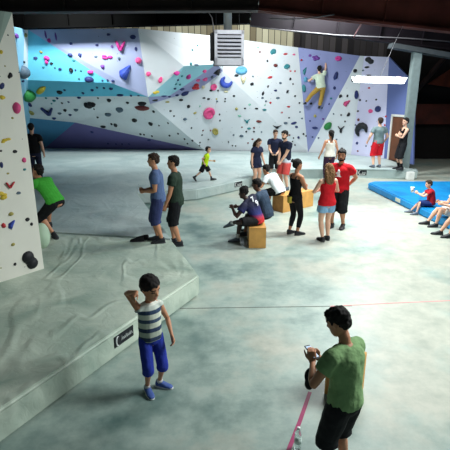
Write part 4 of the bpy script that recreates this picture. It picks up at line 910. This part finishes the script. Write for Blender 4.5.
# ================================================================== CLIMBING HOLDS
HC = {'black': (26, 28, 34), 'navy': (36, 48, 104), 'blue': (52, 78, 176), 'teal': (48, 128, 136), 'mint': (130, 190, 170), 'green': (44, 132, 66), 'yellow': (214, 186, 62), 'olive': (166, 156, 84),
      'pink': (226, 82, 140), 'magenta': (196, 52, 140), 'red': (190, 48, 58), 'maroon': (112, 48, 46), 'purple': (108, 62, 148), 'sky': (96, 168, 208), 'cream': (216, 208, 168), 'slate': (82, 100, 116)}
def hmat(c): return mat('hold_'+c, HC[c], .6, .14, 14.)
def hold_mesh(shape, w, h, rnd):
    """w, h in metres in the wall plane; z out of the wall"""
    bm = bmesh.new(); d = min(w, h); a = rnd.uniform(0, 6)
    if shape == 'crescent':
        n = 9; r = max(w, h)*.36
        tube(bm, [(r*math.cos(R(20+i*230/(n-1))), r*math.sin(R(20+i*230/(n-1))), d*.10+.01) for i in range(n)], [d*(.09+.15*math.sin(math.pi*i/(n-1))) for i in range(n)], 10)
        for v in bm.verts: v.co.x *= w/max(w, h); v.co.y *= h/max(w, h)
    elif shape == 'ring':
        r = .36
        tube(bm, [(w*r*math.cos(i*math.pi/8), h*r*math.sin(i*math.pi/8), d*.12) for i in range(15)], d*.17, 8)
        ell(bm, (0, -h*.1, d*.08), (w*.34, h*.34, d*.16))
    elif shape == 'vee':
        tube(bm, [(-w*.38, h*.36, .03), (-w*.1, -h*.3, d*.2)], [d*.14, d*.18], 8); tube(bm, [(w*.38, h*.36, .03), (-w*.02, -h*.3, d*.2)], [d*.10, d*.17], 8)
    elif shape == 'dumb':
        ell(bm, (-w*.15, h*.15, 0), (w*.34, h*.36, d*.22)); ell(bm, (w*.17, -h*.17, 0), (w*.32, h*.34, d*.22)); ell(bm, (0, 0, 0), (w*.3, h*.3, d*.2))
    elif shape == 'wedge':
        vs = [bm.verts.new(p) for p in ((-w/2, -h*.2, 0), (-w*.1, -h/2, 0), (w/2, h*.42, 0), (w*.34, h/2, 0), (-w*.42, h*.22, 0), (-w*.18, -h*.12, d*.5), (w*.30, h*.34, d*.16))]
        bmesh.ops.convex_hull(bm, input=vs); bmesh.ops.bevel(bm, geom=list(bm.edges), offset=d*.04, segments=2, affect='EDGES')
    elif shape == 'cluster':
        for k in range(4):
            ell(bm, (rnd.uniform(-.3, .3)*w, rnd.uniform(-.3, .3)*h, 0), (w*rnd.uniform(.2, .32), h*rnd.uniform(.2, .32), d*.3))
    elif shape == 'bird':
        tube(bm, [(-w*.45, h*.3, .02), (0, -h*.1, d*.2), (w*.45, h*.35, .02)], [d*.06, d*.2, d*.06], 8); ell(bm, (0, -h*.2, 0), (w*.2, h*.32, d*.3))
    else:
        e = {'bar': 1.0, 'ball': 1.0}.get(shape, 1.0)
        bmesh.ops.create_icosphere(bm, subdivisions=3, radius=1)
        o = Vector((rnd.uniform(0, 99), rnd.uniform(0, 99), 0)); am = .28 if shape == 'knob' else .12
        for v in bm.verts:
            c = v.co.copy(); f = 1 + am*mnoise.noise(c*1.3+o)
            if c.z < 0: c.z *= .12
            if shape == 'knob' and c.z > .3: c.y -= .18*c.z
            v.co = Vector((c.x*w/2*f, c.y*h/2*f, c.z*d*(.5 if shape != 'ball' else .6)*f))
        if shape == 'pocket':   # a scooped lip along the top
            for v in bm.verts:
                c = v.co
                if c.z > d*.2: c.z -= d*.34*math.exp(-((c.x/(w*.28))**2 + ((c.y-h*.1)/(h*.2))**2))
    return bm
NAMEW = {'wall_left_panel': 'the near white panel', 'wall_left_panel_cap': 'the near white panel', 'wall_left_panel_side': 'the near white panel', 'wall_left_sky': 'the sky blue side wall', 'wall_left_edge': 'the sky blue side wall', 'wall_back_cyan': 'the cyan cave wall', 'wall_back_lavender': 'the lavender cave wall',
         'wall_back_roof': 'the shaded cave roof', 'wall_back_deep_blue': 'the deep blue kicker', 'wall_back_violet': 'the violet kicker', 'wall_back_prow': 'the white prow', 'wall_back_prow_band': 'the cyan prow band', 'wall_back_prow_underside': 'the grey prow underside',
         'wall_back_white': 'the big white wall', 'wall_back_periwinkle': 'the periwinkle wall', 'wall_back_strip': 'the white strip', 'wall_back_lilac': 'the lilac wall', 'wall_back_slate': 'the slate blue wall'}
# landmark holds: (u, v, w, h, angle, colour, shape, short name)
LM = [
 (16.5, 108, 7, 11, 0, 'pink', 'ball', 'big pink oval'), (30, 260, 17, 17, -20, 'black', 'dumb', 'big black dumbbell hold'), (10, 185, 9, 7, 0, 'red', 'vee', 'red vee'), (12, 225, 8, 10, 0, 'blue', 'wedge', 'blue and grey block'),
 (4, 195.5, 10, 8, 0, 'yellow', 'cluster', 'big yellow hold'), (5, 141, 10, 5, 0, 'yellow', 'cluster', 'yellow bar'), (10, 75.5, 5, 8, -35, 'black', 'knob', 'tilted black knob'),
 (22, 72, 6, 13, -10, 'slate', 'ball', 'long slate hold'), (27, 95, 8, 14, -18, 'green', 'ball', 'big green hold'), (41, 90, 5.5, 12, -48, 'yellow', 'bar', 'long yellow hold'),
 (47.5, 60, 8, 8, 0, 'magenta', 'cluster', 'magenta cluster'), (89, 79.5, 9, 6, 0, 'navy', 'ball', 'big navy dome'), (121, 46, 10, 10, 0, 'magenta', 'vee', 'magenta vee'), (126, 73, 15, 15, 8, 'blue', 'wedge', 'big blue wedge'),
 (133, 37, 6.5, 4, 0, 'navy', 'ring', 'navy ring'), (107, 57.8, 11, 5, -5, 'magenta', 'cluster', 'long magenta cluster'), (138.5, 60.5, 6, 6, 0, 'pink', 'ball', 'round pink ball'),
 (90, 105, 12, 8, -8, 'black', 'cluster', 'big black cluster'), (48.5, 110.5, 12, 7, 0, 'navy', 'vee', 'wide navy vee'), (142, 107.5, 14, 4.5, -8, 'maroon', 'bar', 'long maroon bar'),
 (154.5, 92, 8, 5, 10, 'yellow', 'cluster', 'yellow cluster'), (196.5, 87, 8, 7, 0, 'red', 'cluster', 'red cluster'), (217, 72, 7, 10, -40, 'black', 'wedge', 'black wedge'),
 (208.5, 113, 11, 11, 0, 'pink', 'ring', 'big pink ring'), (213.5, 87, 6.5, 6, 0, 'pink', 'ring', 'small pink ring'), (215.5, 131.5, 6, 7, 20, 'olive', 'ring', 'olive ring'), (227, 81, 12, 13, 100, 'blue', 'crescent', 'big blue crescent'),
 (241.5, 70.5, 12, 8, 0, 'sky', 'pocket', 'big sky blue bowl'), (243.5, 80, 6, 7, 0, 'cream', 'vee', 'cream vee'), (273.5, 52.5, 6, 8, 0, 'teal', 'cluster', 'teal figure'), (287, 66.5, 8, 6, 15, 'teal', 'pocket', 'teal pocket'),
 (277, 126.8, 9, 4, 0, 'black', 'bird', 'black wings'), (247, 121, 6, 5, 0, 'teal', 'bird', 'teal wings'), (259, 121.5, 7, 3, -5, 'maroon', 'bar', 'maroon bar'),
 (305, 71.5, 5, 8, 10, 'teal', 'wedge', 'teal wedge'), (304, 88.5, 5, 9, 10, 'teal', 'knob', 'tall teal hold'), (305.5, 79.5, 4, 5, 0, 'sky', 'ball', 'sky blue ball'), (316.5, 58, 9, 5, -10, 'purple', 'cluster', 'purple cluster'), (338.5, 58.5, 8.5, 6, 0, 'magenta', 'pocket', 'magenta pocket'), (336, 75.5, 5.5, 10, -15, 'navy', 'knob', 'tall navy hold'),
 (328, 126, 6.5, 9, -40, 'green', 'ball', 'green leaf'), (347, 103.5, 7.5, 7.5, 0, 'pink', 'wedge', 'pink wedge'), (341, 129, 6.5, 8, 0, 'black', 'bird', 'black bird'),
 (369.5, 60.5, 9, 7, 0, 'black', 'dumb', 'black mask'), (356.5, 95, 5, 11, 0, 'navy', 'knob', 'tall navy egg'), (378, 109, 7, 7.5, 0, 'navy', 'pocket', 'navy bowl'), (370.5, 111, 5.5, 4.5, 0, 'pink', 'knob', 'pink knob'), (362.5, 131, 12, 15, -20, 'black', 'crescent', 'big black crescent'),
]
S_ = '''
1 52 4 5 yellow|2 86 5 9 navy -35|2.3 97.5 7 5 yellow|12.5 118 3 3 olive|1 151 2.5 3 black|15 151.5 5.5 4 black|24 160 5 6.5 pink|1.5 165 4 8 navy|24.5 169.5 3.5 3 teal|8 173.5 3.5 2.5 olive|18.5 193 6 3.5 slate|11 214 6 5 olive|3.5 225.5 5 6.5 red
27.5 219.5 5 5 black|31.5 224 3.5 4.5 black|13 244.5 5 4 olive|15 264 3.5 4 black|1 268 2 2 olive|8 35 2 2 black|5 66 2 2 olive
16 36 5 6 purple|25.5 35 4 5 olive|24 62 3 3 black|23 81 3 3 navy|29.5 104 4 6 navy|31.5 112.5 5 6 olive
49 40.5 4 5 magenta|41 52 4 3 olive -30|35.5 58 5 3 navy|51.5 63.5 4 3 black|71 43.5 4 3 navy|70 55 6 4 navy|80 55 4.5 4 navy|74 60.5 5 2 teal|43.5 67 3 2.5 teal|55 68 1.8 1.8 black|60 69 4 3 navy|71 70 5 6 black|75.5 70 2.5 2 navy|81 70.5 3 2.2 teal|90.5 72 7 4.5 magenta|79 79 2 2 black
108.5 34.5 5 3 navy|97 45 4 3 navy|112 46.5 3 3 purple|136 49 3.2 5 navy|96 56.5 4 2.2 slate|119 58.5 3.5 4 slate|102.5 66.5 5 4.5 purple|102.5 80.5 2.5 2.2 navy|107.5 80 2.5 2.5 navy|113 81 4 3 navy
148.5 74 5.5 5.5 pink|160.5 80 5 8 pink -20|176.5 73 6.5 5.5 magenta|192.5 50 2.5 2.2 teal|197.5 45.5 2 2.2 teal|191 64 3 4 teal|196.5 65 5.5 3 slate
182 76 2.5 2.5 teal|178 80 2.2 2.2 navy|176 84 2.4 2.4 teal|175 88.5 3 2.2 navy|180 84.5 2.4 2.4 teal|188.5 76.5 5 6 magenta|204.5 71 4.5 4 pink|198 80 5 4 pink|205 79 5 5.5 pink|203 87 4 4 cream|182 89 5 4 navy|185 93 8 5 navy 25|177 95 4 3 navy|212 77 3 3 slate
59.5 92 7 4 black|46 98 2.5 2 teal|54 100.5 4 2.5 teal|57 98 3 2.4 navy|51.5 103.5 2 2 teal|65 110 4 3 black|62 103 2.5 2 black|68.5 102 2.5 2 navy|76 109.5 6 2.4 slate|79 97.5 5 2.4 navy|54 118 5 2 navy|59.5 113 5 2 slate|70 114.5 4 2 navy|83 93 3 2.4 navy|92 90 4 2.5 navy|64.5 90 3 2 navy
111 88.5 5 2.6 navy|97 87.5 2.4 2.2 navy|104 88 3 2.4 navy|120 95 9 2.4 navy|131 95.5 3 2.2 navy|138.5 95.5 3 2 navy|109 100 5.5 3.6 black|98 98 2.2 2 black|127.5 102.5 4 2.2 black 15|119.5 109 9 4.5 slate 8|108 114 8 3 slate|97.5 117 3 2.2 black|94 109 2 2 black
142 103 11 3.4 black|155 100 7 3.2 black|153.5 111.5 3 3 black|134.5 120 6 4.5 black -35|150.5 123.5 5 4 black 15|115.5 125 4.5 4.5 black|111.5 124 2.4 2.2 black|103 126.5 6.5 3 black|140.5 134 2.6 2.2 black|144 134.6 2.2 2.2 black|152 136 2.2 2 black|149 140 5 2 navy|122 144 2 1.8 navy|116 144 2 1.8 navy|108 143.5 2.2 2 navy|129 144 2 1.8 navy|92 132 4 2 navy -20
164 96 7 2.4 navy|169.5 96.5 3 2.2 navy|167.5 102 5.5 2.2 olive|181 100 5.5 2.8 black|188.5 106.5 4.2 4 black|170.5 111 3.2 2.2 black|174 116 2.2 2.2 black|185 119 4.5 3 slate|195 113 4.2 2.4 olive 12|200 106 2 2.4 mint|204 98 4 2.2 black|208.5 99 4 2.2 black|216.5 99 2.4 2 olive|218 90.5 2.2 2.4 black|211 90.5 4.4 2.4 black|219.5 114.5 2 2.4 black
159 125.5 2 2 black|168 123 2.2 2.2 black|169.5 135.5 2.4 2.4 black|178 133.5 2.4 2 black|184.5 139 2.2 2 black|192.5 140.5 2.4 2 black|187.5 143.5 2 1.8 black|191.5 128 2 2.4 black|203 130.5 2 2 maroon|202 135 2.2 2 black|200 142.5 2 2 black|210.5 130.5 2 2 maroon|208.5 139.5 2.2 1.8 black|199.5 145.5 1.8 1.6 black
236.5 75.5 5.5 3 black|252 84 4.4 3.6 black 10|275.5 65.5 5.5 4 maroon -10|270 77.5 6 3 red 15|263 93.5 2.8 5 black -20|267.5 61 2.4 2.8 black 30|260 52 2.4 2.4 maroon|258 47.5 2.2 2.2 mint|253 76.5 2.2 2.4 slate|275.5 90.5 4 2.4 navy|268 86.5 2.2 3.4 black -30|226 91.5 6 2.6 cream|285.5 54 5.5 2.4 red 8|294 54.5 3.6 2 pink|290.5 71 2.6 2 red|294.8 71.2 2.4 2 red|290.3 79 2.6 3.6 black -30|280.5 83 3.4 2.6 slate|293 84 2.2 2.4 black|287.5 91.5 2.8 4 black -35|278 98 4.6 2.8 slate|295 96 2.4 2 black
234 96 3.4 2.2 black|225.2 98.8 2.2 2 black|225 101.4 2.2 2 black|217 101.5 2.6 2.2 slate|262.5 98 3.4 2.4 slate|266 101.2 2.4 2.6 slate|270.5 102.8 3 2.6 red|249.5 104.6 3.6 2.2 mint|245 108.5 3 2 black|256.5 108.6 4.4 2.2 black|264.5 109.8 5 2.6 teal|236.5 108.8 3.6 3 olive|239.5 116 4.6 2.4 mint|220 120.5 2.4 2.2 black|249 128.5 5 2.6 teal|254 127.8 2.4 2.4 maroon|242 127.2 2.2 1.8 maroon|246.3 131.5 2.8 2 black|254 131.6 2.4 2.2 black|261.5 132 2 2 slate|241.5 136 5.5 3 slate|233.5 135 2.6 2 slate|252.5 139.2 3 2 maroon|248 143 2.6 1.8 maroon|228.5 142 2 2 black|232.5 145.6 2 1.8 black|235.6 146 2 1.8 black
288.6 106.8 4 2.2 red|265 105.2 2 2 mint|285.5 123 5 3 slate|293.8 123.2 7.5 3 navy 15|296.5 127 4 2.6 navy|289 117.8 2.4 2 black|302 118.5 2.2 2.2 slate|300 112 2.2 2 slate|298.5 137.5 2.8 3 navy|293.5 138 2 2 black|303.5 134 2.4 2.4 black|306 136 2 2 black|289.5 135 2.4 2 maroon|292.5 141.5 2 1.8 black|295 145 2 1.8 black|290 144 2 1.8 slate|282 112.5 2.2 2 red|299.5 103 2.2 2.2 black
301.5 60 2.6 2.6 red|310 55.5 4 3 purple|311.2 103.6 3 2.8 black|334.5 88 3.4 4 navy|340.5 96.2 3.6 4.6 black -30|331 98.5 3 2.6 teal|329 104 2 2.4 navy|315 128 7 3.2 navy|315 116 3.6 3.6 olive|323 119 2.6 2.4 purple|310 121 2 2 navy|312.5 137 2 2 navy|318.5 138 2 2 navy|322 108 2.2 2 slate
355 71 5 4.4 black|352.5 80.5 3.2 3.6 black|348.5 114.5 3.8 5 black -25|341.2 115 2.2 2.2 black|347.5 95.8 2.6 3.4 black|345 121.5 2.2 2.2 black|341.8 148.5 3.4 3 black|336.5 139.5 2.4 2 slate|333.5 114 2 2 slate
367 67.2 6 2.8 black|363 70.4 2.4 2.2 slate|368.5 75.5 6.5 2.4 black|369 88 3 2 red|360 100 2.6 2.8 black|366.3 101 2.2 2 black|376.2 99.6 2.6 2.2 black|358 111.2 2.4 2.4 black|358.4 119.8 2.8 3.4 maroon|357 143 3 3.4 navy|386 116.5 2.8 2.6 red|384.8 125 2.2 2.2 red|371.5 146.5 2.2 2.2 red|357.8 151 2.4 2 maroon|366 146 2 2 slate|355.5 125 2.2 2.2 slate
'''
SM = []
for ln in S_.strip().replace('\n', '|').split('|'):
    t = ln.split(); SM.append((float(t[0]), float(t[1]), float(t[2]), float(t[3]), float(t[5]) if len(t) > 5 else 0., t[4]))
def add_hold(u, v, w_, h_, ang, colr, shape, rnd):
    hit = on_wall(u, v)
    if not hit: return None
    if shape in ('knob', 'bar', 'pocket') and w_*h_ < 60: w_ *= .8; h_ *= .8
    loc, n, fac = hit; dist = (loc-EYE).length; k = (loc.y*math.cos(TILT) - (loc.z-CAM_H)*math.sin(TILT))/F_PX
    xa = Vector((0, 0, 1)).cross(n).normalized(); ya = n.cross(xa)
    # sizes along the wall as the camera foreshortens them
    vd = (loc-EYE).normalized(); fx = max(.45, math.sqrt(max(0, 1-xa.dot(vd)**2))); fy = max(.45, math.sqrt(max(0, 1-ya.dot(vd)**2)))
    bm = hold_mesh(shape, w_*k/fx, h_*k/fy, rnd)
    o = mesh_obj('climbing_hold', bm, hmat(colr), None, True)
    M = Matrix((xa, ya, n)).transposed() @ Matrix.Rotation(R(ang), 3, 'Z'); o.rotation_euler = M.to_euler(); o.location = loc - n*.004
    return o, fac
rnd = random.Random(11); HL = []; LMK = []
for (u, v, w_, h_, ang, c, shp, nm) in LM:
    r_ = add_hold(u, v, w_, h_, ang, c, shp, rnd)
    if not r_: continue
    o, fac = r_; tag(o, nm + ' bolted to ' + NAMEW[fac], 'climbing hold', 'holds on ' + NAMEW[fac]); LMK.append((u, v, nm, fac))
KINDS = ['knob', 'pocket', 'knob', 'bar']
def direction(dx, dy):
    a = math.degrees(math.atan2(-dy, dx)) % 360
    return ['right of', 'upper right of', 'above', 'upper left of', 'left of', 'lower left of', 'below', 'lower right of'][int((a+22.5)//45) % 8]
groups = {}
for i, (u, v, w_, h_, ang, c) in enumerate(SM):
    shp = 'bar' if w_ > h_*1.9 else KINDS[i % 4]
    r_ = add_hold(u, v, w_, h_, ang, c, shp, rnd)
    if not r_: continue
    o, fac = r_; size = 'tiny' if w_*h_ < 5.5 else ('small' if w_*h_ < 14 else 'medium')
    cand = [l for l in LMK if NAMEW[l[3]] == NAMEW[fac]] or LMK
    l = min(cand, key=lambda q_: (q_[0]-u)**2+(q_[1]-v)**2)
    key = (size, c, direction(u-l[0], v-l[1]), l[2], NAMEW[fac])
    groups.setdefault(key, []).append((((u-l[0])**2+(v-l[1])**2, o)))
ORD = ['nearest', 'second', 'third', 'fourth', 'fifth', 'sixth', 'seventh', 'eighth', 'ninth', 'tenth', 'eleventh', 'twelfth']
for key, ls in groups.items():
    ls.sort(key=lambda q_: q_[0])
    for k, (d_, o) in enumerate(ls):
        size, c, dr, nm, wl_ = key
        if len(ls) == 1: lab = '%s %s hold on %s, %s the %s' % (size, c, wl_, dr, nm)
        else: lab = '%s %s hold on %s, %s %s the %s' % (size, c, wl_.replace('the ', ''), {0: 'nearest'}.get(k, ORD[k]+' one'), dr, nm)
        tag(o, lab, 'climbing hold', 'holds on ' + wl_)
# two purple fins at the top of the lavender cave wall and a pale volume on the panel edge
for k, (u, v) in enumerate(((45.5, 34.5), (55.8, 36.5))):
    hit = on_wall(u, v)
    o = mesh_obj('climbing_hold', hold_mesh('bar', .07, .30, rnd), hmat('purple'), None, True); o.location = hit[0]; n = hit[1]; xa = Vector((0, 0, 1)).cross(n).normalized(); o.rotation_euler = Matrix((xa, n.cross(xa), n)).transposed().to_euler()
    tag(o, ('slim upright purple fin under the roof beam, the left one of two', 'slim upright purple fin under the roof beam, the right one of two')[k], 'climbing hold', 'holds on the lavender cave wall')
p = atz(47, 243, .35); v0 = P_R + Vector((-.02, .25, .0))
bm = bmesh.new(); bmesh.ops.create_icosphere(bm, subdivisions=3, radius=1)
for v in bm.verts: v.co = Vector((v.co.x*.12, v.co.y*.14, v.co.z*.22))
o = mesh_obj('climbing_volume', bm, mat('volume_mint', (176, 200, 176), .6), None, True); z = aty(46, 236, P_R.y+.15).z; o.location = (P_R.x-.03, P_R.y+.16, z); tag(o, 'pale mint volume bulging past the lower edge of the near white panel', 'climbing volume')
